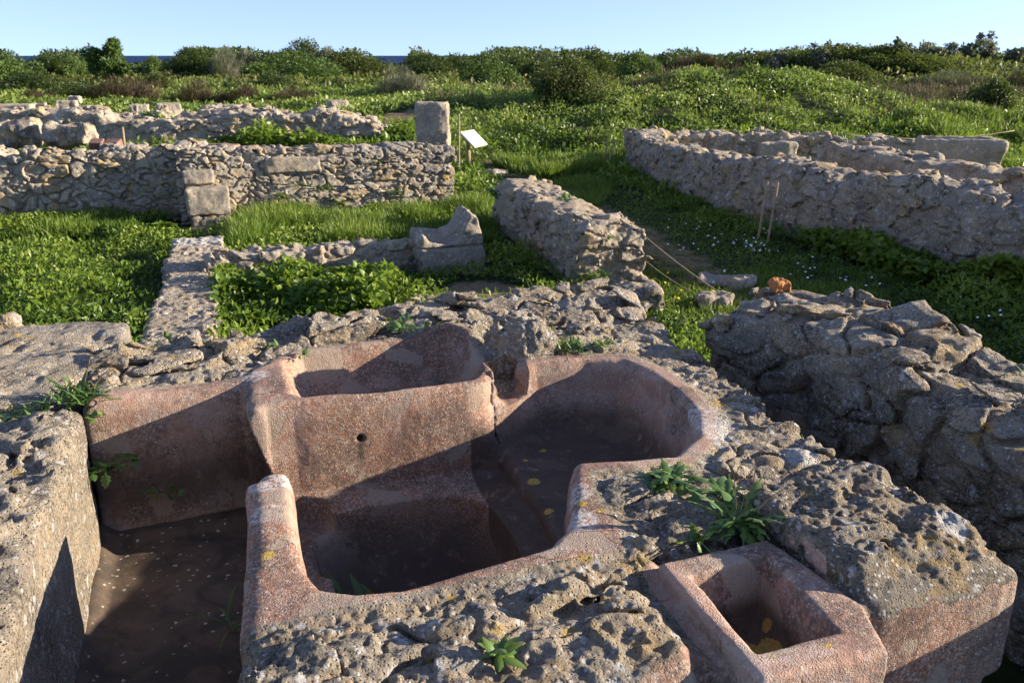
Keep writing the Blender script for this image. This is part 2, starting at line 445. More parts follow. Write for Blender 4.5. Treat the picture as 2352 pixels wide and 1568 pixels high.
# ------------------------------------------------------------------ the bath masonry in the foreground
S1 = [(-.03, -.62), (.80, -.64), (1.0, -.56), (1.09, -.54), (1.12, -.50), (1.25, -.49), (1.25, -.04), (1.64, -.04), (1.64, -.47), (2.13, -.48), (2.225, -.36), (2.235, .2),
      (2.29, 1.1), (2.36, 1.7), (2.46, 2.98), (1.75, 2.93), (1.0, 2.86), (-.1, 2.66), (-.58, 2.56), (-.58, 1.88), (.098, 1.95), (.098, .9), (.06, .9), (0, 0)]
PT = [(.232, .99), (.228, .80), (.216, .45), (.216, .25), (.25, .13), (.33, .07), (.45, .048), (.70, .09), (.925, .125), (1.03, .22), (1.11, .38), (1.2, .62), (1.24, 1.0), (1.24, 1.5), (1.15, 1.54), (.7, 1.565), (.3, 1.575), (.2, 1.575), (.2, 1.0)]
PG = [(-.4, .925), (.5, .925), (.5, 1.5), (.3, 1.575), (-.4, 1.58)]
PN = [(1.10, .42), (1.155, .58), (1.24, .655), (1.45, .60), (1.63, .595), (1.80, .72), (1.92, .93), (1.97, 1.2), (1.985, 1.42), (1.92, 1.64), (1.75, 1.71), (1.5, 1.72), (1.22, 1.60), (1.12, 1.52)]
PBB = [(.325, 1.72), (.375, 1.655), (.6, 1.625), (.9, 1.615), (1.13, 1.63), (1.20, 1.72), (1.225, 1.95), (1.235, 2.17), (1.17, 2.27), (.9, 2.30), (.42, 2.28), (.325, 2.18)]
PSB = [(1.195, -.645), (1.575, -.64), (1.645, -.46), (1.60, -.07), (1.205, -.085)]
PSBi = [(1.245, -.548), (1.505, -.540), (1.545, -.155), (1.262, -.185)]
PINK = [(-.2, -.005), (.43, .003), (.9, .022), (1.14, .03), (1.17, .12), (1.2, .4), (1.28, .62), (1.0, .9), (-.3, .95)]
Z_RIM = .85
YSPOTS = [(.105, .33, .85, .024), (.14, .45, .85, .012), (1.30, 1.22, .48, .032), (1.265, .95, .48, .026), (1.33, 1.42, .48, .018), (1.45, 1.5, .48, .02), (1.14, .33, .85, .02), (1.18, .26, .85, .016),
          (1.35, -.43, .65, .05), (1.42, -.40, .65, .045), (1.46, -.33, .65, .04), (1.40, -.30, .65, .035), (1.33, -.36, .65, .03), (1.47, -.46, .65, .05), (1.31, -.47, .65, .03), (1.36, -.25, .6, .022), (1.49, -.25, .68, .025), (1.40, -.48, .65, .04),
          (1.44, -.58, .86, .012), (1.28, -.57, .86, .014), (.02, -.28, .82, .045), (1.78, -.47, .8, .022), (.58, -.05, .84, .018)] + [(1.30 + .22 * ((k * .755) % 1), -.50 + .34 * ((k * .618) % 1), .65, .010 + .016 * ((k * .77) % 1)) for k in range(44)] + [ (2.1, 1.0, .85, .05)]
WSPOTS = [(2.10, -.30, .93, .055), (1.80, -.20, .95, .03), (1.93, .80, .84, .10), (1.90, .70, .84, .07), (1.96, .95, .84, .08), (1.25, .45, .48, .06), (1.3, .6, .48, .06), (1.06, .24, .85, .10), (1.14, .42, .85, .08), (.95, .10, .85, .06), (2.08, .42, .88, .09), (.22, .86, .84, .05), (.15, .85, .85, .09), (.12, .6, .85, .07), (.17, 2.0, .85, .07)]

def block_parts(a, b):
    return dict(T=poly2(a, b, PT), G=poly2(a, b, PG), N=poly2(a, b, PN), B=poly2(a, b, PBB), s=poly2(a, b, PSB), si=poly2(a, b, PSBi), P=poly2(a, b, PINK), S=poly2(a, b, S1))

def block_zone(a, b, z, q):
    """0 = plaster, 1 = bare rubble, from the distance to the plastered edges"""
    pin = np.minimum(np.minimum(q['P'], q['N'] - .085), np.minimum(q['s'], q['T'] - .03))
    back = q['B'] - .05 - .07 * sst(1.9, 1.6, b) - .11 * sst(.5, .3, a) * sst(2.2, 2.05, b)
    pin = np.minimum(pin, back)
    pin = np.minimum(pin, np.maximum(np.maximum(a - .25, z - .80), np.abs(b - 1.72) - .2))
    pin = np.minimum(pin, np.maximum(np.abs(b - 1.93) - .075, np.maximum(a - .2, -.55 - a)))   # coping over the channel's back wall
    low = np.maximum(b + .43, z - .775 - .045 * (a > 1.6) + .012 * np.sin(a * 23) - .008 * np.sin(a * 61))          # the plastered front faces
    low = np.minimum(low, np.maximum(np.maximum(b + .41, .80 - a), np.maximum(-.055 - q['S'], a - 1.15)))
    pin = np.minimum(pin, low)
    return pin

def on(mask, fn, p, fill=0.0):
    """evaluate fn only where mask holds"""
    out = np.full(len(p), fill, F32)
    k = np.flatnonzero(mask)
    if len(k): out[k] = fn(p[k])
    return out
def block_f(p, full=False):
    X, Y, z = p[:, 0], p[:, 1], p[:, 2]
    a, b = to_loc(X, Y)
    q = block_parts(a, b)
    pl = np.stack([a, b, z], 1).astype(F32)
    zone = block_zone(a, b, z, q)
    wr = sst(.0, .05, zone)
    wob = on(np.abs(z - .7) < .5, lambda u: fbm(u * F32(2.2), 2, 3), pl)
    def shape(gr, disp, cs, bo, det):
        top = Z_RIM - .012 * sst(0, .06, zone) + .035 * sst(2.3, 2.7, b) * sst(-.3, .8, a) + .012 * wob
        top = top - .045 * sst(-.42, -.6, b) * (a < 1.12) - .06 * sst(1.07, 1.15, a) * sst(-.02, -.12, b) * (a < 1.5)
        top = top + .085 * sst(.98, 1.22, a) * sst(1.9, 2.25, b) * sst(.2, .05, q['B'])     # raised right end of the back basin
        d = smax(q['S'] + .012 * wob, z - top, .075) - disp
        sb = smax(q['s'] + .004 * wob, z - (.852 + .006 * wob), .022) - gr
        d = smin(d, sb, .02)
        nap = smin(smin(d, cs, .02), bo, .015)
        t_off = .125 * sst(.415, .365, z) + .13 * sst(.30, .04, z) ** 2
        ell = ((np.abs(a - .70) / .47) ** 3 + (np.abs(b - .80) / .66) ** 3) ** F32(1 / 3) * .45 - .45 + .13 * sst(.30, .04, z) ** 2
        tub = smax(smax(q['T'] + t_off, ell - .6 * sst(.365, .42, z), .03) - .03 * sst(.75, .9, z), .05 - z, .10)
        gap = smax(smax(q['G'], a - .42, .05), .27 - z, .05)
        nic = smax(q['N'] + .06 * sst(.75, .48, z) - .022 * sst(.78, .88, z), .478 - z + .01 * wob, .09)
        bas = smax(q['B'] + .07 * sst(.82, .62, z) - .02 * sst(.78, .88, z), .61 - z + .01 * wob, .09)
        sbi = smax(q['si'] + .05 * sst(.85, .6, z), .64 - z, .06)
        hol = smin(smin(tub, gap, .04), nic, .05)
        wedge = smax(smax(a - .098 - .30 * np.clip(.82 - z, 0, .3), np.abs(b - 1.72) - .19, .03), z - .83, .03)
        hol = np.minimum(np.minimum(hol, bas), wedge) + gr; sbi = sbi + gr
        if det:
            dr = np.maximum(np.sqrt((a - .587) ** 2 + (z - .645) ** 2) - .017, np.abs(b - 1.6) - .12)
            chan = np.maximum(np.sqrt((a - .587 + .01 * wob) ** 2 + (b - 1.552) ** 2) - .014, np.maximum(z - .645, .52 - z))
            bx = (np.abs(a - 1.345) < .3) & (np.abs(b - 1.74) < .3)
            brk = rbox(a + on(bx, lambda u: .05 * fbm(u * F32(9), 2, 91), pl), b, z + on(bx, lambda u: .05 * fbm(u * F32(9), 2, 92), pl), (1.345, 1.74, .80), (.10, .125, .105), .02)
            c1 = (np.abs(a - 1.235) < .06) & (np.abs(b - 1.6) < .15)
            crk = np.maximum(np.abs(a - 1.235 + on(c1, lambda u: .03 * fbm(u * F32(6), 3, 95), pl)) - .0035, np.maximum(np.abs(b - 1.6) - .10, .52 - z))
            hol = np.minimum(np.minimum(np.minimum(hol, dr), np.minimum(chan, brk)), crk)
        return np.minimum(smax(smax(nap, -hol, .028), -sbi, .014), np.maximum(bo, .83 - z)), np.minimum(hol, sbi)
    cs = rbox(a, b, z, (1.945, -.165, .705), (.285, .318, .235), .06)
    cs = smax(cs, z - (.845 + .095 * sst(-.47, -.31, b) * sst(2.24, 2.13, a)), .04)
    bo = (np.sqrt(((a - 1.50) / .175) ** 2 + ((b - 1.93) / .14) ** 2 + ((z - .86) / .17) ** 2) - 1) * .145
    o0, _ = shape(0, 0 * wob, cs, bo, False)
    near = np.abs(o0) < .10
    bare = near & (wr > 0)
    st = np.zeros(len(a), F32); e = np.ones(len(a), F32); r = np.zeros(len(a), F32); r2 = np.zeros(len(a), F32)
    disp = np.zeros(len(a), F32); gr = np.zeros(len(a), F32)
    k = np.flatnonzero(bare)
    if len(k):
        u = pl[k]
        frontk = sst(.35, .05, b[k])
        h1, e_, r_ = rubble(u + np.array([0, 0, .03], F32), (.235, .19, .16), 21, .024, .030, .24, .45, .13)
        h2, e2, r2_ = rubble(u, (.075, .065, .07), 33, .008, .010, .4, .4, .22)
        backk = sst(2.2, 2.4, b[k])
        low = sst(1.95, 2.12, a[k]) * sst(2.3, 1.9, b[k])          # the right-hand band lies nearly flush in mortar
        rough = fbm(u * F32(16), 5, 41, .68) * (.0050 + .0040 * frontk) + fbm(u * F32(70), 2, 43) * .003
        pit = np.maximum(0, fbm(u * F32(15), 3, 61) - .25) * (.022 + .03 * frontk)
        big = fbm(u * F32(5), 2, 65) * .022 * frontk
        sandy = np.where((b[k] < .05) & (a[k] < 1.15), sst(.05, .17, zone[k]), sst(.02, .12, zone[k]))
        disp[k] = wr[k] * (sandy * ((1 - .25 * low) * (1 + .7 * backk) * h1 + h2 * (.2 + .3 * frontk) + big - pit - .010) + rough)
        e[k] = e_; r[k] = r_; r2[k] = r2_
    k = np.flatnonzero(near & (wr < 1))
    if len(k):
        gr[k] = fbm(pl[k] * F32(3.5), 2, 51) * .005 + fbm(pl[k] * F32(45), 3, 52, .7) * .0009
        disp[k] += (1 - wr[k]) * gr[k]
    k = np.flatnonzero(near & (cs < .13) & (cs > -.16))
    if len(k):
        u = pl[k]
        w1, w2, hid, _ = worley(u * F32(40) + F32(.6) * fbm(u * F32(20), 2, 73)[:, None], 72)
        hole = np.maximum(0, .46 - w1) * .05 + np.maximum(0, fbm(u * F32(22), 3, 76) - .12) * .022
        bg = np.maximum(0, fbm(u * F32(7.5), 2, 75) - .3) * .05
        capw = sst(.80, .86, z[k]) * sst(-.455, -.385, b[k] + .03 * np.sin(a[k] * 17)) * sst(2.23, 2.18, a[k])
        cs[k] -= capw * (fbm(u * F32(8), 3, 71, .6) * .018 - hole - bg + .012) + (1 - capw) * gr[k]
    k = np.flatnonzero(near & (np.abs(bo) < .13))
    if len(k):
        u = pl[k]
        bo[k] -= fbm(u * F32(7), 5, 81, .6) * .034 + fbm(u * F32(40), 2, 83) * .004 - np.maximum(0, fbm(u * F32(26), 2, 84) - .2) * .03
    out, hol = shape(gr, disp, cs, bo, True)
    out = np.where(near, out, o0)
    if not full: return out
    part = np.zeros(len(a), np.int8)             # 0 rubble
    inside = lambda k, m: q[k] < m
    part[(zone < .004)] = 1                      # front bath
    part[inside('N', .09) & (b > .55)] = 2
    part[(zone < .004) & inside('T', .02) & (a < 1.2)] = 1
    part[(b > 1.545) & (a > .1) & (a < 1.3) & (zone < .004)] = 3
    part[(b > 1.60) & (q['B'] < .03)] = 3
    part[(q['N'] < .04) & (a > 1.2)] = 2
    part[(q['s'] < .03) & (b < 0)] = 4
    part[(a < .14) & (b > 1.8) & (zone < .004)] = 7
    cap = (cs < .03) & (a > 1.655) & (b < .2)
    part[cap & (z > .60) & (zone > .0)] = 5
    part[(bo < .02) & (z > .76)] = 6
    plast = ((zone < .004) | ((hol < .03) & (part != 6))).astype(F32)
    tint = np.clip(r * .8 + .2 * r2, 0, 1)
    tint = np.where(part == 6, .45, tint)
    mort = wr * (1 - sst(.02, .14, e))
    lich = np.zeros(len(a), F32); wh = np.zeros(len(a), F32)
    for s, tgt in ((YSPOTS, lich), (WSPOTS, wh)):
        for (sa, sb_, sz, sr) in s:
            dd = np.sqrt((a - sa) ** 2 + (b - sb_) ** 2 + (z - sz) ** 2)
            np.maximum(tgt, 1 - sst(sr * .75, sr * 1.05, dd), out=tgt)
    grime_shade = np.maximum(sst(.40, .10, z) * .95 * (q['T'] < .12), sst(.25, .0, np.abs(z - .40)) * .8 * (a < .2) * (b > 1.7))  # bath bottom darkens with depth as painted shade; channel wall carries an algae band
    grime_shade = np.maximum(grime_shade, .85 * sst(.70, .52, z) * (q['N'] < .1) * (a > 1.1)); grime_shade = np.maximum(grime_shade, .9 * sst(.78, .7, z) * (q['si'] < .06))
    grime_shade = np.maximum(grime_shade, .8 * sst(.66, .60, z + .02 * wob) * (q['B'] < 0))
    grime_shade = np.maximum(grime_shade, .8 * sst(.03, .0, np.abs(a - .587)) * sst(.68, .62, z) * sst(.46, .56, z) * (np.abs(b - 1.55) < .06))
    return out, part, plast, dict(tint=tint, mort=mort, lich=lich, white=wh, grime_shade=grime_shade)

def build_block():
    vox = .0075
    corners = [to_world(*c) for c in ((-.62, -.72), (2.55, -.72), (2.55, 3.08), (-.62, 3.08))]
    def make():
        # mesh in the local frame so the grid follows the walls
        def fl(p):
            X, Y = to_world(p[:, 0], p[:, 1])
            return block_f(np.stack([X, Y, p[:, 2]], 1).astype(F32))
        V, Q = mesh_sdf(fl, (-.64, -.74, -.06), (2.56, 3.1, 1.10), vox, slop=.09)
        X, Y = to_world(V[:, 0], V[:, 1])
        W = np.stack([X, Y, V[:, 2]], 1).astype(F32)
        res = [block_f(c.astype(F32), True) for c in np.array_split(W, 12)]
        part = np.concatenate([x[1] for x in res])
        return W, Q, vnormals(W, Q), part, {k: np.concatenate([x[3][k] for x in res]) for k in res[0][3]}
    W, Q, N, part, at = cached('block', make)
    fp = part[Q].max(1)
    loc = (*to_world(1.1, 1.1), 0)
    root = empty('stone_bath', loc, 'pink plastered hip bath with seat, back basin and corner basin set in rubble masonry', 'stone bath')
    names = ['rubble_masonry', 'bath_lining', 'seat_niche', 'back_basin', 'corner_basin', 'pitted_capstone', 'boulder', 'channel_lining']
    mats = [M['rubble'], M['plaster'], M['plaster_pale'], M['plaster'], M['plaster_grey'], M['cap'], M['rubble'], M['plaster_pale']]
    for k, nm in enumerate(names):
        f = Q[fp == k]
        if not len(f): continue
        u, inv = np.unique(f, return_inverse=True)
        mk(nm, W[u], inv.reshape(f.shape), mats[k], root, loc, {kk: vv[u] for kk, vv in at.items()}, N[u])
    print('block', len(W), time.time() - T0)
    return root
build_block()

# ------------------------------------------------------------------ generic masonry solids
def keep_main(V, Q):
    """drop crumbs that hang loose beside the main body"""
    lab = np.arange(len(V))
    while True:
        m = lab[Q].min(1); new = lab.copy()
        for k in range(4): np.minimum.at(new, Q[:, k], m)
        new = new[new]
        if (new == lab).all(): break
        lab = new
    cnt = np.bincount(lab, minlength=len(V))
    Q = Q[cnt[lab[Q[:, 0]]] > .05 * len(V)]
    u, inv = np.unique(Q, return_inverse=True)
    return V[u], inv.reshape(Q.shape)
def solid(name, f, lo, hi, vox, mat, label, cat, group=None, attr=None, slop=.09):
    def make():
        V, Q = keep_main(*mesh_sdf(lambda p: f(p)[0], lo, hi, vox, slop))
        res = [f(c.astype(F32)) for c in np.array_split(V.astype(F32), max(1, len(V) // 200000 + 1))]
        return V, Q, {k: np.concatenate([x[1][k] for x in res]) for k in res[0][1]}, vnormals(V, Q)
    V, Q, at, N = make()
    loc = ((lo[0] + hi[0]) / 2, (lo[1] + hi[1]) / 2, float(V[:, 2].min()))
    o = mk(name, V, Q, mat, None, loc, at, N)
    return tag(o, label, cat, group)

def wall_f(pts, hw, top, z0, size, seed, amp=.03, var=.04, plaster=0.0, rough=.012, round_=.06, lean=0.0, holes=0.0, tops=None, big=0, ragged=0.05, edge=.15, tilt=.3, slope=0.0, jm=1.0, warp=.3):
    """rubble wall along a polyline (x, y): hw half width, tops: list of heights at the points"""
    P = [np.array(q, float) for q in pts]
    seg = [np.linalg.norm(P[i + 1] - P[i]) for i in range(len(P) - 1)]
    cum = np.concatenate([[0], np.cumsum(seg)])
    def f(p):
        x, y, z = p[:, 0], p[:, 1], p[:, 2]
        best = np.full(len(p), 1e9, F32); s = np.zeros(len(p), F32); side = np.zeros(len(p), F32)
        end = np.full(len(p), -1e9, F32)
        for i in range(len(P) - 1):
            e = (P[i + 1] - P[i]) / seg[i]
            wx, wy = x - P[i][0], y - P[i][1]
            tl = wx * e[0] + wy * e[1]; t = np.clip(tl, 0, seg[i])
            dx, dy = wx - e[0] * t, wy - e[1] * t
            lat = np.abs(-wx * e[1] + wy * e[0])
            d = np.maximum(lat - hw, np.maximum(-tl, tl - seg[i]))
            jn = ((tl < 0) & (i > 0)) | ((tl > seg[i]) & (i < len(P) - 2))
            d = np.where(jn, np.hypot(dx, dy) - hw, d)
            m = d < best
            best = np.where(m, d, best); s = np.where(m, cum[i] + t, s); side = np.where(m, -wx * e[1] + wy * e[0], side)
        zt = np.interp(s, cum, top).astype(F32)
        if tops is not None: zt = zt + np.interp(s, tops[0], tops[1]).astype(F32)
        pl = p.astype(F32)
        zt = zt + slope * side + ragged * fbm(pl * F32(1.7), 3, seed + 1)
        zz = z0(x, y) if callable(z0) else z0
        best = best + lean * np.maximum(z - zz, 0) + .02 * fbm(pl * F32(2.3), 2, seed + 2)
        d = smax(best, z - zt, round_)
        c, s_ = math.cos(TH), math.sin(TH)
        pr = np.stack([pl[:, 0] * c + pl[:, 1] * s_, -pl[:, 0] * s_ + pl[:, 1] * c, pl[:, 2]], 1).astype(F32)
        h, e, r = rubble(pr, size, seed, amp, var, tilt, warp, edge)
        h2, e2, r2 = rubble(pr, tuple(k * .45 for k in size), seed + 3, amp * .35, var * .35, .4, .3, .3)
        ro = fbm(pl * F32(9 * .14 / max(size)), 4, seed + 4, .6) * rough
        pl_w = sst(-.15, .2, fbm(pl * F32(1.1), 3, seed + 8) + plaster * 2 - 1) if plaster else 0
        d = d - (1 - .8 * pl_w) * (h + .5 * h2) - ro + amp * .4
        if holes: d = d + np.maximum(0, fbm(pl * F32(5), 2, seed + 9) - .35) * holes
        mort = np.maximum((1 - sst(.02, .15, e)) * jm, pl_w * .55)
        return d, dict(tint=np.clip(r * .85 + r2 * .15, 0, 1), mort=mort, lich=np.zeros(len(p), F32), white=np.zeros(len(p), F32))
    return f
def wall(name, pts, hw, top, vox, label, cat='wall', size=(.2, .18, .13), seed=1, mat='wall', z0=0.0, group=None, zlo=-.15, **k):
    xs = [q[0] for q in pts]; ys = [q[1] for q in pts]; m = hw + .22
    zl = zlo if not callable(z0) else min(z0(np.array(xs), np.array(ys))) - .2
    return solid(name, wall_f(pts, hw, top, z0, size, seed, **k), (min(xs) - m, min(ys) - m, zl), (max(xs) + m, max(ys) + m, max(top) + .3), vox, M[mat], label, cat, group)
def rock_f(c, h, ang, seed, r=.3, amp=.05, tint=.3, lump=5.0, pit=.0, facet=1.0):
    ca, sa = math.cos(ang), math.sin(ang)
    rr = r * min(h)
    def f(p):
        x, y, z = p[:, 0] - c[0], p[:, 1] - c[1], p[:, 2] - c[2]
        u, v = x * ca + y * sa, -x * sa + y * ca
        d = rbox(u, v, z, (0, 0, 0), h, rr)
        pl = np.stack([x, y, z], 1).astype(F32)
        m = max(h); k = F32(lump * .3 / m)
        d = d - fbm(pl * k + F32(seed * 3.7), 4, seed, .55) * F32(amp * m / .3)
        if pit: d = d + np.maximum(0, fbm(pl * (k * 4), 2, seed + 4) - .1) * F32(pit)
        return d, dict(tint=np.full(len(p), tint, F32) + .25 * fbm(pl * k * F32(1.3), 2, seed + 7), mort=np.zeros(len(p), F32), lich=np.zeros(len(p), F32), white=np.zeros(len(p), F32))
    return f
def rock(name, c, h, ang, seed, label, cat='stone', group=None, mat='wall', vox=None, **k):
    R = math.hypot(h[0], h[1]) + .3 * max(h) + .02; m = max(h)
    return solid(name, rock_f(c, h, ang, seed, **k), (c[0] - R, c[1] - R, c[2] - h[2] - .25 * m), (c[0] + R, c[1] + R, c[2] + h[2] + .35 * m), vox or m / 14, M[mat], label, cat, group, slop=.3 * m)
# ------------------------------------------------------------------ the lie of the land
def gauss(x, y, cx, cy, sx, sy, ang=0.0):
    c, s = math.cos(ang), math.sin(ang); dx, dy = x - cx, y - cy
    u, v = dx * c + dy * s, -dx * s + dy * c
    return np.exp(-(u / sx) ** 2 - (v / sy) ** 2)
def zg(x, y):
    x = np.asarray(x, float); y = np.asarray(y, float)
    z = .30 * sst(14.2, 19, y) * sst(1, -2.5, x) + .05 * sst(14, 19, y)
    z = z + .32 * sst(20, 27, y) + .22 * sst(28, 70, y)
    m = 0.62 * gauss(x, y, 1.6, 26.5, 5.0, 5.0) + 1.18 * gauss(x, y, 7.8, 28.5, 4.4, 4.4) + .2 * gauss(x, y, 5, 33, 8, 5)
    m = m * sst(17.8, 22.0, y - .10 * np.maximum(x - 5, 0)) * sst(-5.0, -1.2, x + .12 * (y - 25))
    m = m + 1.5 * gauss(x, y, 21, 52, 14, 11)
    z = z + m
    sh = np.broadcast(x, y).shape
    if True:
        xx = np.broadcast_to(x, sh).ravel(); yy = np.broadcast_to(y, sh).ravel()
        z = z + (.17 * fbm(np.stack([xx, yy, 0 * xx], 1).astype(F32) * F32(.55), 3, 771) * sst(18.5, 22, yy)).reshape(sh)
    z = z + .05 * np.sin(x * 1.3 + .4 * y) * np.sin(y * .9 - .3 * x) * sst(6, 20, y) + .12 * np.sin(x * .31 + 2) * np.sin(y * .23) * sst(22, 40, y)
    z = z - 9.0 * sst(88, 112, y)
    return z
def zgs(x, y): return float(zg(x, y))

# ------------------------------------------------------------------ walls
SLAB = [(-2.6, 1.98), (-.74, 2.0), (-.66, 2.12), (-.43, 2.60), (-.46, 3.22), (-.85, 3.36), (-2.6, 3.30)]
SIDE = [(-1.9, -.9), (-.60, -.9), (-.565, 1.80), (-.62, 1.86), (-1.9, 1.86)]
def local_solid(name, poly, top, seed, rel, lo, hi, vox, label, cat, faceplast=False):
    def f(p):
        a, b = to_loc(p[:, 0], p[:, 1]); z = p[:, 2]
        pl = np.stack([a, b, z], 1).astype(F32)
        d2 = poly2(a, b, poly) + .008 * fbm(pl * F32(5), 2, seed)
        zt = top + .03 * fbm(pl * F32(1.6), 3, seed + 1)
        d = smax(d2, z - zt, .06)
        tp = sst(.16, .06, zt - z + .5 * np.maximum(d2 + .22, 0))
        h, e, r = rubble(pl, (.30, .26, .2), seed + 2, .012, .02, .2, .3, .2)
        d = d - rel * tp * (h * .8 + fbm(pl * F32(7), 5, seed + 3, .62) * .030 - np.maximum(0, fbm(pl * F32(16), 3, seed + 5) - .18) * .07)
        d = d - fbm(pl * F32(24), 3, seed + 6) * .0025
        tint = np.clip(.35 + .3 * fbm(pl * F32(1.2), 2, seed + 8), 0, 1)
        mort = (1 - tp) * .55 if faceplast else np.zeros(len(p), F32)
        return d, dict(tint=tint, mort=mort, lich=np.zeros(len(p), F32), white=np.zeros(len(p), F32))
    cs = [to_world(*c) for c in ((lo[0], lo[1]), (lo[0], hi[1]), (hi[0], lo[1]), (hi[0], hi[1]))]
    return solid(name, f, (min(c[0] for c in cs), min(c[1] for c in cs), lo[2]), (max(c[0] for c in cs), max(c[1] for c in cs), hi[2]), vox, M['rubble'], label, cat)
local_solid('channel_wall', SIDE, .85, 301, 1.0, (-2.0, -1.0, 0.0), (-.5, 1.95, 1.05), .011, 'low plastered wall with crumbling top at the left edge beside the sunken channel', 'wall', True)
local_solid('ashlar_slab', SLAB, .86, 331, .26, (-2.7, 1.9, .2), (-.36, 3.46, 1.05), .012, 'big flat weathered stone slab with square right end behind the channel', 'stone slab')

wall('passage_wall', [to_world(2.94, 2.12), to_world(3.15, 1.45), to_world(3.18, -1.7)], .27, [.97, .99, .88], .0135,
     'thick upright rubble wall with shaded side across the narrow passage right of the bath', size=(.26, .25, .165), seed=401, amp=.05, var=.05, rough=.020, warp=.34, jm=.8, ragged=.06, mat='rubble', round_=.06, edge=.12, tilt=.22, slope=.10, tops=([0, .2, .5, .9, 1.6], [-.05, .02, .05, .0, -.02]))
wall('stub_wall', [(.12, 12.2), (1.02, 8.95)], .36, [.70, .66], .017,
     'short rounded rubble wall with patches of plaster standing alone in the middle of the grass', size=(.22, .2, .14), seed=411, amp=.042, var=.05, rough=.016, round_=.16, plaster=.38, edge=.13)
wall('street_wall', [(2.62, 18.4), (3.72, 12.4), (4.75, 10.1), (5.45, 8.6), (6.9, 4.2)], .30, [.84, .80, .86, .82, .80], .024,
     'long plastered rubble wall with smooth wavy top along the grassy street', size=(.28, .26, .14), seed=421, amp=.055, var=.045, rough=.018, round_=.18, plaster=.12, edge=.11, jm=.6, mat='street',
     tops=([0, .3, .8, 2.2, 4.5, 5.5, 6.3, 7.4, 8.6, 9.4, 11], [.10, .08, -.10, -.08, -.03, .08, .14, .02, .14, .05, 0]))
wall('inner_wall', [(5.40, 15.1), (6.45, 12.2), (8.2, 8.6)], .30, [.90, .84, .80], .026,
     'second rubble wall with rough stony top running behind the long plastered street wall', size=(.28, .26, .17), seed=431, amp=.03, var=.05, rough=.02, round_=.12, plaster=.3)
wall('cross_wall', [(3.05, 18.9), (5.6, 18.8), (9.0, 18.6)], .26, [.80, .72, .55], .03,
     'low ruined rubble wall running crosswise below the foot of the green mound', size=(.30, .28, .18), seed=441, amp=.04, var=.08, rough=.02, mat='far', ragged=.10)
rock('leaning_slab', (5.42, 18.35, .47), (.40, .10, .15), .05, 445, 'pale smooth slab set in front of the crosswise ruined wall', 'stone slab', mat='far', vox=.03, tint=.5, amp=.02)
# left-hand rooms
wallA = wall('room_wall', [(-4.75, 12.75), (-1.02, 14.0)], .30, [1.03, .97], .015,
     'neatly faced rubble wall with a squared grey slab built in, right half of the left room', size=(.27, 1.6, .13), seed=451, amp=.050, var=.03, jm=.25, mat='wall', round_=.04, rough=.014, ragged=.04, edge=.11, tilt=.14, warp=.6)
wall('recessed_wall', [(-10.5, 11.75), (-4.62, 13.45)], .42, [1.0, .97], .016,
     'rougher rubble wall of loose mixed stones set back at far left of the room', size=(.27, .9, .17), seed=461, amp=.055, var=.05, jm=.3, mat='wall', rough=.02, ragged=.09, edge=.14, tilt=.2, warp=.6)
wall('back_wall_ruin', [(-12.5, 19.2), (-7.5, 19.6), (-2.85, 20.4)], .34, [1.12, 1.10, 1.02], .03,
     'low rubble wall in the second row behind the left room, ending near the pillar', size=(.30, .28, .15), seed=471, amp=.05, var=.07, edge=.12, mat='far', z0=.3, ragged=.10, rough=.03, tops=([0, 3.5, 4.2, 5.6, 6.1, 9, 9.5, 9.9], [0, 0, -.12, -.10, .02, .04, -.12, -.3]))
wall('footing_row', [(-12.5, 22.6), (-6.0, 23.2), (-3.6, 23.6)], .4, [.84, .80, .72], .036,
     'crumbled row of stone footings in the third row below the brown scrub', size=(.30, .28, .18), seed=481, amp=.05, var=.10, edge=.12, mat='far', z0=.5, ragged=.16, rough=.03)
# squared slab built into the room wall
E = np.array([3.73, 1.25]) / math.hypot(3.73, 1.25); NRM = np.array([E[1], -E[0]])
def on_wall(u, out): return np.array([-4.75, 12.75]) + E * u + NRM * out
c = on_wall(1.55, .29)
sl = rock('squared_slab', (c[0], c[1], .80), (.40, .10, .115), math.atan2(E[1], E[0]), 455, None, None, mat='wall', vox=.02, tint=.28, amp=.015, r=.25)
wl = wallA.location.copy(); loc_s = sl.location.copy(); sl.parent = wallA; sl.location = loc_s - wl
c = on_wall(.24, .30)
q2 = rock('squared_quoin', (c[0], c[1], .68), (.215, .10, .10), math.atan2(E[1], E[0]), 459, None, None, mat='wall', vox=.018, tint=.5, amp=.012, r=.2)
loc_s = q2.location.copy(); q2.parent = wallA; q2.location = loc_s - wl
c = on_wall(.34, .50)
rock('corner_block', (c[0], c[1], .37), (.285, .20, .185), math.atan2(E[1], E[0]), 456, 'squared sandstone block standing on another at the corner of the room wall', 'stone block', mat='wall', vox=.018, tint=.4, amp=.012, r=.15)
rock('corner_block', (c[0] + .03, c[1] - .02, .06), (.26, .20, .125), math.atan2(E[1], E[0]), 457, 'dark pitted block at ground level beneath the squared sandstone block', 'stone block', mat='wall', vox=.018, tint=.95, amp=.03, r=.15, pit=.03)
rock('pillar', (-1.40, 15.9, .75), (.285, .26, .78), .06, 458, 'tall squared stone pillar standing upright behind the end of the room wall', 'pillar', mat='wall', vox=.021, tint=.34, amp=.012, r=.10, lump=9)
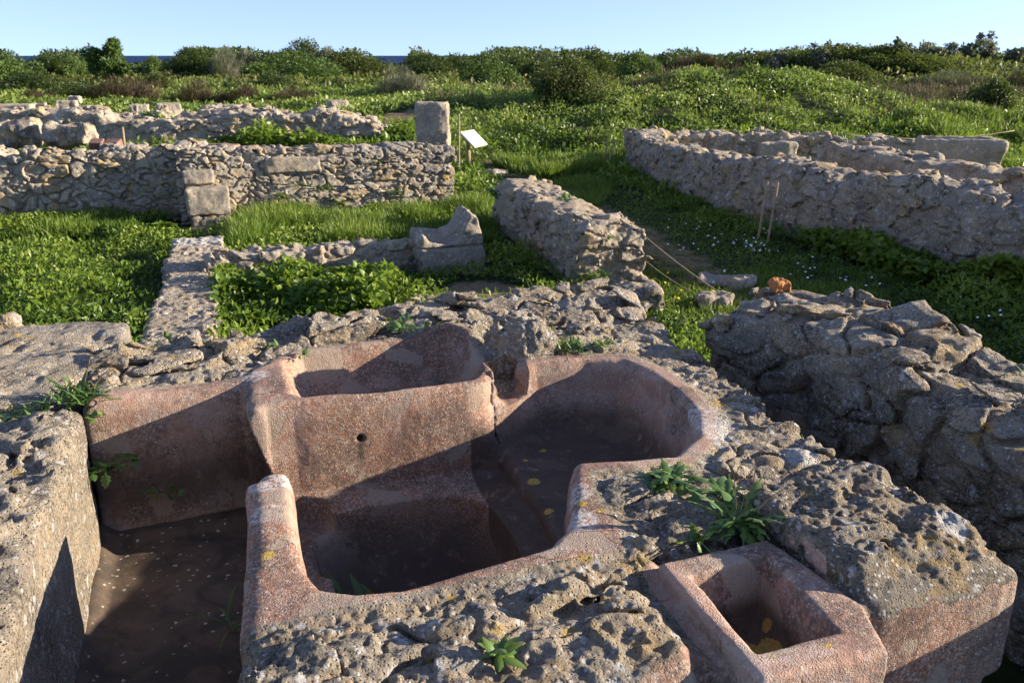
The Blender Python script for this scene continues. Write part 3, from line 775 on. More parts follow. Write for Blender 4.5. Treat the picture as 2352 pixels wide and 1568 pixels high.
# low divider and horn-shaped fragment
wall('low_divider', [(-3.2, 9.12), (-.95, 9.85)], .17, [.27, .33], .015,
     'knee-low crumbling divider wall running through the weeds to the horn-shaped stone', size=(.22, .2, .14), seed=491, amp=.03, var=.05, rough=.02, ragged=.05)
def horn_f(p):
    u = (p[:, 0] + .73) * E1[0] + (p[:, 1] - 9.72) * E1[1]; v = -(p[:, 0] + .73) * E1[1] + (p[:, 1] - 9.72) * E1[0]; z = p[:, 2]
    pl = np.stack([u, v, z], 1).astype(F32)
    base = rbox(u, v, z, (.02, 0, .10), (.345, .26, .20), .03)
    zt = np.interp(u, [-.40, -.34, -.20, -.05, .08, .17, .215, .27, .33, .37], [.36, .46, .45, .42, .47, .60, .68, .66, .52, .38]).astype(F32)
    top = smax(rbox(u, v, z, (.0, .02, .45), (.375, .27, .30), .05), z - zt, .06)
    bowl = np.sqrt(((u + .10) / .21) ** 2 + ((v + .16) / .24) ** 2 + ((z - .47) / .15) ** 2) - 1
    top = smax(top, -bowl * .15, .05)
    d = smin(base, top, .015) - fbm(pl * F32(6), 4, 511) * .02
    d = np.maximum(d, .012 - np.abs(z - .305 - .01 * fbm(pl * F32(4), 2, 512)) + np.minimum(d + .02, 0) * 2)
    return d, dict(tint=np.full(len(p), .35, F32), mort=np.zeros(len(p), F32), lich=np.zeros(len(p), F32), white=np.zeros(len(p), F32))
solid('horn_stone', horn_f, (-1.35, 9.2, -.12), (-.15, 10.3, .78), .0135, M['wall'], 'broken basin fragment rising to a horn-like point on a squared base', 'carved stone')
# paved strip
def strip_f(p):
    A = np.array([-3.80, 10.55]); B = np.array([-2.62, 6.45]); e = (B - A) / np.linalg.norm(B - A)
    wx, wy = p[:, 0] - A[0], p[:, 1] - A[1]
    t = wx * e[0] + wy * e[1]; s = wx * e[1] - wy * e[0]
    L = np.linalg.norm(B - A); pl = p.astype(F32)
    s = s + .06 * fbm(pl * F32(1.5), 2, 521)
    d = smax(np.maximum(np.abs(s) - .29, np.maximum(-t, t - L)), p[:, 2] - .17 - .02 * fbm(pl * F32(2), 2, 522) - .05 * sst(2.0, .0, t), .06)
    h, e_, r = rubble(pl, (.07, .07, .06), 523, .006, .012, .4, .3, .3)
    d = d - h - fbm(pl * F32(8), 4, 524, .6) * .012
    return d, dict(tint=r * .8, mort=.3 + 0 * r, lich=np.zeros(len(p), F32), white=(t < .5) * .8 + 0 * r)
solid('footing_strip', strip_f, (-4.4, 6.2, -.1), (-2.2, 10.9, .4), .014, M['wall'], 'gravelly flat-topped foundation strip running away from the slab into the grass', 'foundation')
# trough on the right
def trough_f(p):
    c = (7.92, 15.9); an = -.25; ca, sa = math.cos(an), math.sin(an)
    x, y, z = p[:, 0] - c[0], p[:, 1] - c[1], p[:, 2]
    u, v = x * ca + y * sa, -x * sa + y * ca; pl = np.stack([u, v, z], 1).astype(F32)
    d = rbox(u, v, z, (0, 0, .55), (.68, .40, .37), .07) + .25 * np.maximum(.75 - z, 0) * sst(.2, .7, u)
    hol = np.maximum(rbox(u, v, z, (-.05, 0, .9), (.54, .24, .22), .06), -10)
    d = smax(d, -hol, .04) - fbm(pl * F32(5), 4, 531) * .02
    return d, dict(tint=np.full(len(p), .3, F32), mort=np.zeros(len(p), F32), lich=np.zeros(len(p), F32), white=np.zeros(len(p), F32))
solid('stone_trough', trough_f, (6.9, 15.1, .02), (9.0, 16.7, 1.05), .028, M['wall'], 'big hollowed stone trough behind the second wall at right', 'trough')
# lumps and blocks of the left rooms, (photo x, top y, base y, half width px, Y, kind)
for nm, cx, yt, yb, hw, Y, ang, tint, amp, pit, lab in [
    ('boulder', 38, 277, 338, 52, 15.2, .1, .95, .06, .02, 'dark knobbly boulder at far left above the recessed wall'),
    ('boulder', 152, 283, 338, 56, 15.0, -.1, .92, .06, .02, 'brown knobbly boulder right of the dark one above the recessed wall'),
    ('cut_block', 33, 239, 276, 40, 23.2, .15, .62, .012, 0, 'plain squared block at the left edge of the third row'),
    ('pale_block', 90, 237, 277, 14, 23.5, .2, .68, .04, 0, 'small pale upright block beside the squared one at left'),
    ('cut_block', 152, 231, 270, 22, 24.0, .3, .35, .02, 0, 'leaning brown block with a pale rounded stone behind it'),
    ('pale_block', 172, 221, 237, 13, 24.4, 0, .72, .04, 0, 'pale rounded stone peeping over the leaning brown block'),
    ('cut_block', 318, 240, 258, 20, 24.2, .3, .45, .03, 0, 'low weathered stone in the third row left of the upright block'),
    ('cut_block', 386, 238, 275, 26, 23.6, .45, .55, .02, 0, 'upright block with bright right side in the third row'),
    ('fallen_block', 510, 243, 258, 40, 23.8, .1, .5, .05, 0, 'long low stone lying right of the upright block in the third row'),
    ('fallen_block', 775, 231, 256, 20, 26.0, .5, .42, .03, 0, 'lone squared block on the grass slope left of the pillar'),
    ('loose_stone', 250, 329, 345, 20, 13.9, 0, .2, .04, 0, 'flat grey stone lying on the recessed wall before the reddish tile'),
    ('loose_stone', 313, 331, 349, 22, 13.6, .3, .4, .05, 0, 'rounded pale stone on the top of the recessed wall'),
    ('loose_stone', 68, 334, 352, 12, 13.0, .2, .5, .05, 0, 'small upright stone topmost on the recessed wall at far left')]:
    x, zt = atY(cx, yt, Y); _, zb = atY(cx, yb, Y); w = hw / 2070 * Y
    rock(nm, (x, Y, (zt + zb) / 2), (w, w * (.7 if hw < 40 else .5), (zt - zb) / 2), ang, 600 + cx, lab, 'stone', mat='far' if Y > 14 else 'wall', tint=tint, amp=amp, pit=pit, r=.2 if 'block' in nm else .6)
# loose stones near by
for nm, cx, cy, z, h, ang, tint, lab, mt in [
    ('orange_stone', 1792, 656, 1.02, (.055, .045, .036), .2, .5, 'rust-orange stone sitting on the far end of the passage wall', 'orange'),
    ('flat_stone', 1668, 648, .05, (.27, .16, .05), -.3, .5, 'broad flat stone sunk in the grass beyond the passage wall', 'wall'),
    ('flat_stone', 1640, 690, .05, (.17, .12, .07), .3, .2, 'smaller grey stone in the grass just before the broad flat one', 'wall'),
    ('dark_stone', 1463, 684, .12, (.22, .17, .12), .2, .97, 'dark rounded stone at the foot of the stub wall', 'wall'),
    ('pebble', 976, 692, .05, (.09, .07, .06), .2, .4, 'small stone in the shaded grass behind the bath masonry', 'wall'),
    ('turf_stone', 1080, 370, .10, (.42, .25, .10), .2, .5, 'flat pale stone at the foot of the information sign', 'far'),
    ('turf_stone', 1122, 405, .05, (.36, .22, .10), -.2, .45, 'flat stone in the turf in front of the information sign', 'far'),
    ('gap_stone', 905, 245, .75, (.35, .25, .14), .3, .4, 'stone half hidden in the shade of the mound left of the pillar', 'far'),
    ('gap_stone', 925, 290, .45, (.30, .25, .22), .1, .35, 'stacked stone in the gap left of the pillar', 'far'),
    ('edge_stone', 12, 775, .62, (.10, .1, .14), .5, .85, 'yellowish stone at the left edge behind the flat slab', 'wall')]:
    x, y = atz(cx, cy, z)
    rock(nm, (x, y, z), h, ang, 700 + cx, lab, 'stone', mat=mt, tint=tint, amp=.05, r=.5, vox=max(h) / 13)
print('walls', time.time() - T0)
# ------------------------------------------------------------------ ground, sea, channel floor
def ground():
    xs = np.concatenate([np.linspace(-160, -26, 30)[:-1], np.linspace(-26, 32, 250)[:-1], np.linspace(32, 190, 30)])
    ys = np.concatenate([np.linspace(-6, 34, 220)[:-1], np.linspace(34, 115, 140)])
    Xg, Yg = np.meshgrid(xs, ys, indexing='ij')
    Z = zg(Xg, Yg) + .03 * fbm(np.stack([Xg.ravel(), Yg.ravel(), 0 * Xg.ravel()], 1).astype(F32) * F32(.9), 3, 801).reshape(Xg.shape)
    V = np.stack([Xg.ravel(), Yg.ravel(), Z.ravel()], 1)
    n, m = Xg.shape; i = np.arange(n * m).reshape(n, m)
    Q = np.stack([i[:-1, :-1].ravel(), i[1:, :-1].ravel(), i[1:, 1:].ravel(), i[:-1, 1:].ravel()], 1)
    o = mk('ground', V, Q, M['ground'], None, (0, 0, 0), dict(soil=soil(V[:, 0], V[:, 1])))
    tag(o, kind='structure')
def street_axis(x, y):
    """distance from the middle of the trodden path"""
    return x - np.interp(y, [3, 6, 9, 12, 14.5, 17, 18.6, 20], [3.6, 3.0, 2.15, 1.75, 1.2, .4, -.3, -.9])
def soil(x, y):
    s = .62 * sst(.75, .15, np.abs(street_axis(x, y))) * sst(21, 18, y)
    for cx, cy, r in ((-.75, 14.1, .55), (-.35, 12.6, .45), (.2, 15.6, .5), (-4.15, 12.05, .3), (-.3, 8.6, .6), (-2.6, 24.6, 1.1), (4.6, 20.3, 1.1), (6.0, 20.6, .6), (7.2, 20.5, .9)):
        s = np.maximum(s, sst(r * 1.3, r * .4, np.hypot(x - cx, (y - cy) * .8)))
    s = np.maximum(s, .55 * sst(90, 97, y))
    return s
ground()
sea = mk('sea', [(-30000, 60, -6), (30000, 60, -6), (30000, 40000, -6), (-30000, 40000, -6)], [(0, 1, 2, 3)], M['sea'])
tag(sea, kind='structure')
def channel_floor():
    na, nb = 70, 150
    A, B = np.meshgrid(np.linspace(-.75, .12, na), np.linspace(-1.0, 1.98, nb), indexing='ij')
    X, Y = to_world(A.ravel(), B.ravel())
    pl = np.stack([A.ravel(), B.ravel(), 0 * X], 1).astype(F32)
    Z = .165 + .006 * fbm(pl * F32(6), 3, 811) + .04 * sst(.07, 0, A.ravel() + .57) + .03 * sst(1.8, 1.87, B.ravel())
    i = np.arange(na * nb).reshape(na, nb)
    Q = np.stack([i[:-1, :-1].ravel(), i[1:, :-1].ravel(), i[1:, 1:].ravel(), i[:-1, 1:].ravel()], 1)
    tag(mk('channel_floor', np.stack([X, Y, Z], 1), Q, M['floor']), kind='structure')
channel_floor()

# ------------------------------------------------------------------ sign, posts, ropes, small finds
def Rz(a): c, s = math.cos(a), math.sin(a); return np.array([[c, -s, 0], [s, c, 0], [0, 0, 1]])
def Rx(a): c, s = math.cos(a), math.sin(a); return np.array([[1, 0, 0], [0, c, -s], [0, s, c]])
def Ry(a): c, s = math.cos(a), math.sin(a); return np.array([[c, 0, s], [0, 1, 0], [-s, 0, c]])
def sign():
    x, y = atz(1077, 386, .05); y = min(y, 18.3); x, _ = atY(1077, 386, y)
    z = zgs(x, y)
    root = empty('information_sign', (x, y, z), 'tilted blank cream information panel on wooden posts beside the pillar', 'sign')
    px, pz = atY(1088, 319, y)
    b = MB(); b.box((px, y, pz), (.215, .33, .02), Rz(-.38) @ Ry(.74))
    b.build('panel', M['panel'], root, (x, y, z), bevel=.006)
    b = MB(); b.tube([(x + .02, y, z - .1), (x - .02, y, z + .42), (px - .16, y, pz + .05)], [.04, .036, .028], 8); b.build('post', M['wood'], root, (x, y, z))
    b = MB(); b.tube([(x - .03, y, z + .40), (px + .03, y + .05, pz - .03)], .016, 6); b.build('brace', M['wood'], root, (x, y, z))
sign()
def post_pair(cx, yt, yb, Y, gap, lean, label, r=.03, rungs=(.25, .9)):
    x, zt = atY(cx, yt, Y); zb = zgs(x, Y) - .05
    root = empty('barrier_posts', (x, Y, zb), label, 'barrier post')
    tops = []
    for s in (-1, 1):
        b = MB(); p0 = (x + s * gap / 2 - lean, Y, zb); p1 = (x + s * gap / 2 + lean * .3, Y, zt - (.01 if s > 0 else 0)); b.tube([p0, p1], r, 7)
        b.build('post', M['wood'], root, (x, Y, zb)); tops.append(p1)
    for t in rungs:
        b = MB()
        q = [tuple(np.array((x + s * gap / 2 - lean + 1.3 * lean * t, Y - r, zb + (zt - zb) * t))) for s in (-1.5, 1.5)]
        b.tube(q, r * .35, 5)
        b.build('crossbar', M['wood'], root, (x, Y, zb))
    return x, zt, zb
post_pair(1400, 318, 392, 18.0, .12, .10, 'leaning pair of thin wooden posts at the near end of the plastered street wall', .016, (.35, .8))
post_pair(1772, 417, 552, 11.1, .13, .05, 'pair of pale wooden slats standing in shade against the plastered street wall', .015, (.12, .88))
def thin_post(cx, yt, yb, Y, label):
    x, zt = atY(cx, yt, Y); b = MB(); zb = zgs(x, Y) - .1
    b.tube([(x, Y, zb), (x + .02, Y, zt)], .018, 6)
    tag(b.build('stake', M['wood'], None, (x, Y, zb)), label, 'stake')
thin_post(1920, 303, 330, 19.6, 'thin grey stake standing behind the pale slab of the crosswise wall')
thin_post(1052, 262, 330, 17.0, 'thin wire stake just right of the tall pillar')
thin_post(279, 292, 318, 16.5, 'thin pale stick upright behind the recessed wall at left')
def rope(p0, p1, sag, r, label, mat='rope'):
    p0, p1 = np.array(p0), np.array(p1); b = MB()
    pts = [p0 + (p1 - p0) * t - np.array((0, 0, sag * 4 * t * (1 - t))) for t in np.linspace(0, 1, 14)]
    b.tube(pts, r, 5); tag(b.build('rope', M[mat], None, tuple(p0), smooth=True), label, 'rope')
x0, z0 = atY(1466, 530, 9.2); x1, z1 = atY(1652, 672, 7.4)
rope((x0, 9.2, z0), (x1, 7.4, z1), .02, .006, 'upper fibre rope slanting from the end of the stub wall down to the grass')
x0, z0 = atY(1474, 592, 9.1); x1, z1 = atY(1585, 668, 8.2)
rope((x0, 9.1, z0), (x1, 8.2, z1), .02, .005, 'lower fibre rope slanting from the stub wall into the weeds')
x0, z0 = atY(1424, 398, 17.6); x1, z1 = atY(1775, 492, 11.1)
rope((x0, 17.6, z0), (x1, 11.1, z1), .25, .008, 'thin grey wire sagging along the foot of the plastered street wall', 'stem')
x0, z0 = atY(1930, 335, 19.5); x1, z1 = atY(2330, 300, 22)
rope((x0, 19.6, z0 + .25), (x1, 22, z1), .15, .010, 'pale rope running over the grass behind the stone trough')
# clay finds on the recessed wall
def find():
    x, z = atY(240, 335, 14.3)
    for k, (dx, w, h, col) in enumerate(((-.11, .10, .09, 'reddish clay slab lying on the recessed wall, left of the grey one'), (.12, .12, .08, 'greyish clay slab beside the reddish one on the recessed wall'))):
        b = MB(); b.box((x + dx, 14.3 + .06 * k, z - .0), (w, .09, h), Rz(.1 - .2 * k) @ Rx(.35))
        tag(b.build('clay_slab', M['tile'], None, (x + dx, 14.3, z - h), bevel=.015), col, 'tile')
find()
def far_bath():
    cx, Y = 480, 14.6
    x, z = atY(cx, 338, Y)
    def f(p):
        u, v, w = p[:, 0] - x, p[:, 1] - Y, p[:, 2] - z
        pl = np.stack([u, v, w], 1).astype(F32)
        d = rbox(u, v, w, (0, 0, -.30), (.43, .36, .33), .05)
        h = np.sqrt((np.maximum(np.abs(u + .12) - .12, 0) / .16) ** 2 + (v / .22) ** 2 + ((w - .06) / .35) ** 2) - 1
        d = smax(d, -h * .16, .03) - fbm(pl * F32(6), 3, 911) * .012
        k = np.zeros(len(p), F32)
        return d, dict(tint=k + .4, mort=k, lich=k, white=k, grime_shade=k)
    solid('sunken_tub', f, (x - .6, Y - .5, z - .75), (x + .6, Y + .5, z + .12), .022, M['plaster'], 'small pink plastered tub rim showing above the recessed wall', 'stone bath')
far_bath()
print('ground', time.time() - T0)
# ------------------------------------------------------------------ greenery
def leaf_geo(P, L, W, az, pit, fold=.25, roll=None):
    """n pointed leaves of four triangles; returns verts, tris"""
    n = len(P)
    d = np.stack([np.cos(az) * np.cos(pit), np.sin(az) * np.cos(pit), np.sin(pit)], 1)
    s = np.stack([-np.sin(az), np.cos(az), 0 * az], 1)
    u = np.cross(d, s)
    if roll is not None:
        s, u = s * np.cos(roll)[:, None] + u * np.sin(roll)[:, None], u * np.cos(roll)[:, None] - s * np.sin(roll)[:, None]
    L = L[:, None]; W = W[:, None]
    v0 = P; mid = P + d * L * .5 - u * L * .04
    v1 = mid + s * W * .5 + u * W * fold; v2 = mid - s * W * .5 + u * W * fold
    v3 = P + d * L + u * L * -.10
    V = np.stack([v0, v1, mid, v2, v3], 1).reshape(-1, 3)
    b = (np.arange(n) * 5)[:, None, None]
    T = (np.array([[0, 2, 1], [0, 3, 2], [1, 2, 4], [2, 3, 4]])[None] + b).reshape(-1, 3)
    return V, T
# footprints the plants keep out of
KEEP = [((-4.75, 12.75), (-1.02, 14.0), .32), ((-10.5, 11.75), (-4.62, 13.45), .44), ((-12.5, 19.2), (-7.5, 19.6), .34), ((-7.5, 19.6), (-2.9, 20.4), .34),
        ((.12, 12.2), (1.02, 8.95), .36), ((2.62, 18.4), (3.62, 12.4), .32), ((3.62, 12.4), (4.85, 10.1), .32), ((4.85, 10.1), (5.7, 8.6), .32), ((5.7, 8.6), (7.2, 4.2), .32),
        ((5.10, 15.1), (6.35, 12.2), .32), ((6.35, 12.2), (8.2, 8.6), .32), ((-3.2, 9.12), (-.95, 9.85), .17), ((-3.80, 10.55), (-2.62, 6.45), .27),
        ((-1.08, 9.6), (-.38, 9.84), .24), ((-1.6, 15.9), (-1.2, 15.9), .26), ((7.2, 16.0), (8.3, 15.8), .42), ((3.05, 18.9), (9.0, 18.6), .22), ((-4.7, 12.05), (-4.05, 12.15), .42)]
def clear(x, y):
    ok = np.ones(len(x), bool)
    for A, B, h in KEEP:
        ex, ey = B[0] - A[0], B[1] - A[1]; L2 = ex * ex + ey * ey
        t = np.clip(((x - A[0]) * ex + (y - A[1]) * ey) / L2, 0, 1)
        ok &= np.hypot(x - A[0] - ex * t, y - A[1] - ey * t) > h
    a, b = to_loc(x, y)
    ok &= ~((a > -2.7) & (a < 2.52) & (b < 3.02 + .14 * np.minimum(a - 1, 0))) & ~((a < -.40) & (a > -2.7) & (b < 3.32)) & ~((a > 2.5) & (a < 3.5) & (b < 2.4))
    return ok
def scatter(n, y0, y1, spread=.70, pad=1.8):
    n = int(n * 1.2)
    """points spread evenly over the visible wedge between two distances"""
    y = np.sqrt(rng.uniform(y0 * y0, y1 * y1, n)); x = rng.uniform(-1, 1, n) * (y * spread + pad)
    return x, y
def n2(x, y, f, seed, o=2):
    return fbm(np.stack([x, y, 0 * x], 1).astype(F32) * F32(f), o, seed)
def leaves_obj(name, x, y, h, L, W, pit, tint, mat, label=None, cat=None, kind='stuff', zoff=0.0, roll=1.0):
    n = len(x); z = zg(x, y) + h + zoff
    V, T = leaf_geo(np.stack([x, y, z], 1), L, W, rng.uniform(0, 2 * math.pi, n), pit, .2, rng.normal(0, roll, n))
    o = mk(name, V, T, M[mat], None, (0, 0, 0), dict(tint=np.repeat(np.clip(tint, 0, 1), 5)), smooth=False)
    return tag(o, label, cat, None, kind)
def meadow(name, n, y0, y1, Lr, hmax, mat, seed, wl=.38, far=False, sel=None, dens=None):
    x, y = scatter(n, y0, y1); n = len(x)
    k = clear(x, y) if y0 < 21 else np.ones(n, bool)
    s = soil(x, y)
    k &= rng.uniform(0, 1, n) > s * 1.05
    if sel is not None: k &= sel(x, y)
    x, y, s = x[k], y[k], s[k]
    c = n2(x, y, 1.1 if not far else .35, seed, 3)
    k = rng.uniform(-.9, .5, len(x)) < c + .25
    x, y, s, c = x[k], y[k], s[k], c[k]
    path = sst(1.5, .6, np.abs(street_axis(x, y))) * sst(21, 18, y) * (x > -.6)
    h = np.abs(rng.uniform(0, 1, len(x))) * hmax * (.35 + np.clip(c + .5, 0, 1.3)) * (1 - .85 * path)
    L = rng.uniform(Lr[0], Lr[1], len(x)) * (1 - .5 * path); W = L * rng.uniform(wl * .7, wl * 1.3, len(x))
    t = (.62 if mat == 'hillleaf' else .54) + .32 * c + .30 * n2(x, y, .28, seed + 3) + rng.normal(0, .16, len(x)) + .25 * (h / hmax - .5)
    return leaves_obj(name, x, y, h, L, W, rng.normal(.5, .55, len(x)), t, mat)
on_mound = lambda x, y: (zg(x, y) > .42) & (x > -2.5)
off_mound = lambda x, y: ~on_mound(x, y)
meadow('meadow_leaves', 190000, 4.2, 14.5, (.036, .085), .15, 'meadow', 901, .40)
meadow('meadow_leaves', 90000, 14.5, 24, (.07, .14), .20, 'meadow', 905, .40, sel=off_mound)
meadow('mound_greenery', 300000, 17.5, 38, (.06, .13), .20, 'hillleaf', 911, .48, sel=on_mound)
meadow('field_greenery', 130000, 22, 50, (.10, .20), .13, 'hillleaf', 921, .5, True, sel=off_mound)
meadow('far_greenery', 80000, 40, 92, (.16, .34), .22, 'shrub_olive', 931, .6, True)
# the far scrub that closes the skyline, low where the sea shows through
def far_scrub(n):
    x, y = scatter(n, 66, 84, .72); n = len(x)
    px = 1176 + x / y * 2126
    gap = np.ones(n)
    for g0, g1 in ((30, 90), (290, 405), (835, 935)): gap = gap * (1 - sst(g0 - 14, g0 + 6, px) * sst(g1 + 14, g1 - 6, px) * .85)
    dome = np.clip(.42 + .75 * n2(x, y, .22, 981, 3) + .3 * n2(x, y, .7, 983), .05, 1.2)
    top = np.maximum((EYE - .45 + .85 * dome) - zg(x, y), .2) * (.25 + .75 * gap)
    h = top * rng.uniform(0, 1, n) ** .5 * np.clip(.55 + dome, 0, 1)
    L = rng.uniform(.16, .32, n)
    leaves_obj('far_scrub', x, y, h, L, L * .6, rng.normal(.2, .8, n), .5 + .45 * n2(x, y, .18, 985) + rng.normal(0, .15, n), 'shrub_dark')
far_scrub(120000)
# grass blades
def blades(name, n, region, Lr, mat, seed, w=.012, tl=.5):
    x, y = region(n); k = clear(x, y); x, y = x[k], y[k]
    c = n2(x, y, 1.5, seed); k = rng.uniform(-.8, .5, len(x)) < c + .2; x, y, c = x[k], y[k], c[k]
    m = len(x)
    L = rng.uniform(*Lr, m) * (.7 + .5 * np.clip(c + .5, 0, 1))
    return leaves_obj(name, x, y, np.zeros(m), L, np.full(m, w) * rng.uniform(.7, 1.4, m), rng.normal(1.05, .3, m), tl + .3 * c + rng.normal(0, .18, m), mat)
def quad_region(c):
    c = np.array(c, float)
    def f(n):
        u, v = rng.uniform(0, 1, (2, n))
        p = (1 - u)[:, None] * ((1 - v)[:, None] * c[0] + v[:, None] * c[3]) + u[:, None] * ((1 - v)[:, None] * c[1] + v[:, None] * c[2])
        return p[:, 0], p[:, 1]
    return f
blades('grass', 34000, quad_region([(-3.9, 12.6), (-3.4, 10.4), (-.1, 10.9), (-.5, 14.1)]), (.16, .34), 'grass', 941, .014)
blades('grass', 26000, quad_region([(-1.0, 14.2), (-.2, 12.2), (1.0, 12.6), (2.5, 18.3)]), (.06, .16), 'grass', 943, .012)
blades('grass', 30000, quad_region([(-.4, 18.5), (.6, 16.5), (2.6, 18.3), (3.0, 20.2)]), (.18, .38), 'grass', 945, .02, .62)
blades('grass', 30000, quad_region([(1.3, 9.6), (1.0, 5.9), (4.2, 5.0), (4.4, 10.0)]), (.03, .09), 'grass', 947, .008, .45)
blades('grass', 22000, quad_region([(2.0, 16.8), (3.0, 12.3), (3.6, 12.4), (2.6, 18.3)]), (.08, .2), 'grass', 949, .012, .3)
blades('grass', 60000, quad_region([(6, 20), (7, 17), (22, 19), (24, 38)]), (.12, .34), 'grass', 951, .03, .62)
blades('grass', 12000, quad_region([(-8, 12.2), (-8, 10.5), (-4, 12.2), (-4, 13.2)]), (.1, .26), 'grass', 953, .012, .4)
blades('grass', 9000, quad_region([(3.6, 17.8), (4.6, 15.6), (5.4, 15.6), (5.6, 18.3)]), (.15, .35), 'grass', 955, .02, .62)
blades('dry_grass', 16000, quad_region([(15.5, 39), (15, 33), (22, 34), (23, 40)]), (.3, .6), 'shrub_brown', 957, .04, .9)
x, y = scatter(26000, 19, 40); k = on_mound(x, y) & (n2(x, y, .45, 975) > .28); x, y = x[k], y[k]
leaves_obj('dry_stems', x, y, np.zeros(len(x)), rng.uniform(.25, .55, len(x)), np.full(len(x), .022), rng.normal(1.15, .3, len(x)), rng.uniform(.3, 1, len(x)), 'shrub_brown')
# big leafy weeds in front of the divider
def weeds(name, n, region, h, L, mat, seed):
    x, y = region(n); k = clear(x, y); x, y = x[k], y[k]; m = len(x)
    c = n2(x, y, 1.3, seed); hh = rng.uniform(0.05, 1, m) ** .7 * h * np.clip(.75 + .7 * c, .25, 1.4)
    Lf = rng.uniform(*L, m)
    leaves_obj(name, x, y, hh, Lf, Lf * rng.uniform(.5, .75, m), rng.normal(.25, .45, m), .45 + .4 * c + rng.normal(0, .17, m) + .2 * (hh / h - .6), mat)
weeds('leafy_weeds', 13000, quad_region([(-3.2, 8.7), (-2.75, 7.1), (-1.2, 7.7), (-1.2, 9.2)]), .27, (.06, .11), 'meadow', 961)
weeds('leafy_weeds', 9000, quad_region([(-5.6, 12.6), (-5.3, 11.3), (-4.5, 11.6), (-4.75, 12.6)]), .2, (.06, .11), 'meadow', 963)
weeds('leafy_weeds', 9000, quad_region([(3.6, 11.2), (4.2, 9.0), (5.5, 7.8), (5.2, 8.9)]), .28, (.06, .13), 'meadow', 965)
weeds('leafy_weeds', 5000, quad_region([(-6.5, 19.2), (-6.5, 17.8), (-2.0, 19), (-2.2, 20)]), .45, (.08, .16), 'meadow', 967)
weeds('leafy_weeds', 4200, quad_region([(1.35, 7.8), (1.1, 6.2), (2.0, 5.6), (2.3, 7.4)]), .14, (.03, .06), 'meadow', 969)
# flowers
def flowers(name, spots, r, mat, label, cat):
    P = []
    for cx, cy, sx, sy, n in spots:
        for _ in range(int(n * (.3 if r < .013 else .5))):
            x, y = atz(cx + random.gauss(0, sx), cy + random.gauss(0, sy), .12); P.append((x, y, zgs(x, y) + .10 + random.uniform(0, .06)))
    P = np.array(P); n = len(P); k = 7
    an = np.arange(k) * 2 * math.pi / k
    rr = r * rng.uniform(.7, 1.2, n)[:, None]
    tx, ty = rng.normal(.2, .3, (2, n))
    ring = np.stack([P[:, 0:1] + rr * np.cos(an), P[:, 1:2] + rr * np.sin(an), P[:, 2:3] + rr * (np.cos(an) * tx[:, None] + np.sin(an) * ty[:, None])], 2)
    V = np.concatenate([P[:, None] - np.array([0, 0, r * .3]), ring], 1).reshape(-1, 3)
    T = np.concatenate([np.array([[0, 1 + i, 1 + (i + 1) % k] for i in range(k)]) + (k + 1) * j for j in range(n)])
    tag(mk(name, V, T, M[mat], None, (0, 0, 0), smooth=False), kind='stuff')
flowers('daisies', [(1738, 572, 26, 9, 60), (1700, 560, 50, 14, 40), (1850, 625, 40, 14, 36), (1640, 545, 60, 20, 50), (1590, 560, 60, 25, 40), (1930, 660, 60, 20, 24), (1560, 520, 50, 16, 30), (1700, 505, 60, 14, 24), (2290, 740, 50, 12, 14), (2180, 670, 80, 30, 14), (1610, 600, 60, 20, 24)], .0115, 'daisy', 0, 0)
flowers('yellow_flowers', [(1560, 680, 45, 22, 22), (1530, 640, 30, 20, 12), (300, 505, 160, 8, 10), (100, 495, 40, 4, 6), (1250, 345, 90, 12, 14), (1390, 350, 30, 12, 8), (1540, 440, 60, 18, 10)], .014, 'yellow', 0, 0)

# ------------------------------------------------------------------ shrubs
def shrub_mesh(kind, seed, n, leaf):
    r = np.random.default_rng(seed)
    lob = []
    for i in range(16):
        a = r.uniform(0, 2 * math.pi); q = math.sqrt(r.uniform(0, 1)) * .72
        zc = r.uniform(.12, .75) * (1 - .55 * q)
        lob.append((q * math.cos(a), q * math.sin(a), zc, r.uniform(.20, .38)))
    lob.append((0, 0, .6, .38))
    lob = np.array(lob); pick = r.choice(len(lob), n, p=lob[:, 3] ** 2 / (lob[:, 3] ** 2).sum())
    d = r.normal(0, 1, (n, 3)); d /= np.linalg.norm(d, axis=1, keepdims=True)
    rad = lob[pick, 3] * (1 - .5 * r.uniform(0, 1, n) ** 2.2)
    P = lob[pick, :3] + d * rad[:, None] * np.array([1, 1, .85])
    P += r.normal(0, .02, (n, 3)); P[:, 2] = np.abs(P[:, 2])
    tint = .42 + r.uniform(-.18, .22, len(lob))[pick] + r.normal(0, .15, n)
    if kind == 'twig':
        az = np.arctan2(P[:, 1], P[:, 0]) + r.normal(0, .5, n); pit = r.normal(1.05, .3, n)
        L = leaf * r.uniform(2.0, 4.2, n); W = leaf * .28 * r.uniform(.6, 1.3, n)
        V, T = leaf_geo(P - np.array([0, 0, leaf]), L, W, az, pit, .1)
    else:
        az = np.arctan2(d[:, 1], d[:, 0]) + r.normal(0, .7, n); pit = np.arcsin(np.clip(d[:, 2], -1, 1)) * .5 + r.normal(.2, .7, n)
        L = leaf * r.uniform(.7, 1.4, n); W = L * r.uniform(.45, .75, n)
        V, T = leaf_geo(P, L, W, az, pit, .2, r.normal(0, 1.3, n))
    return V, T, np.repeat(np.clip(tint, 0, 1), 5)
SH = {}
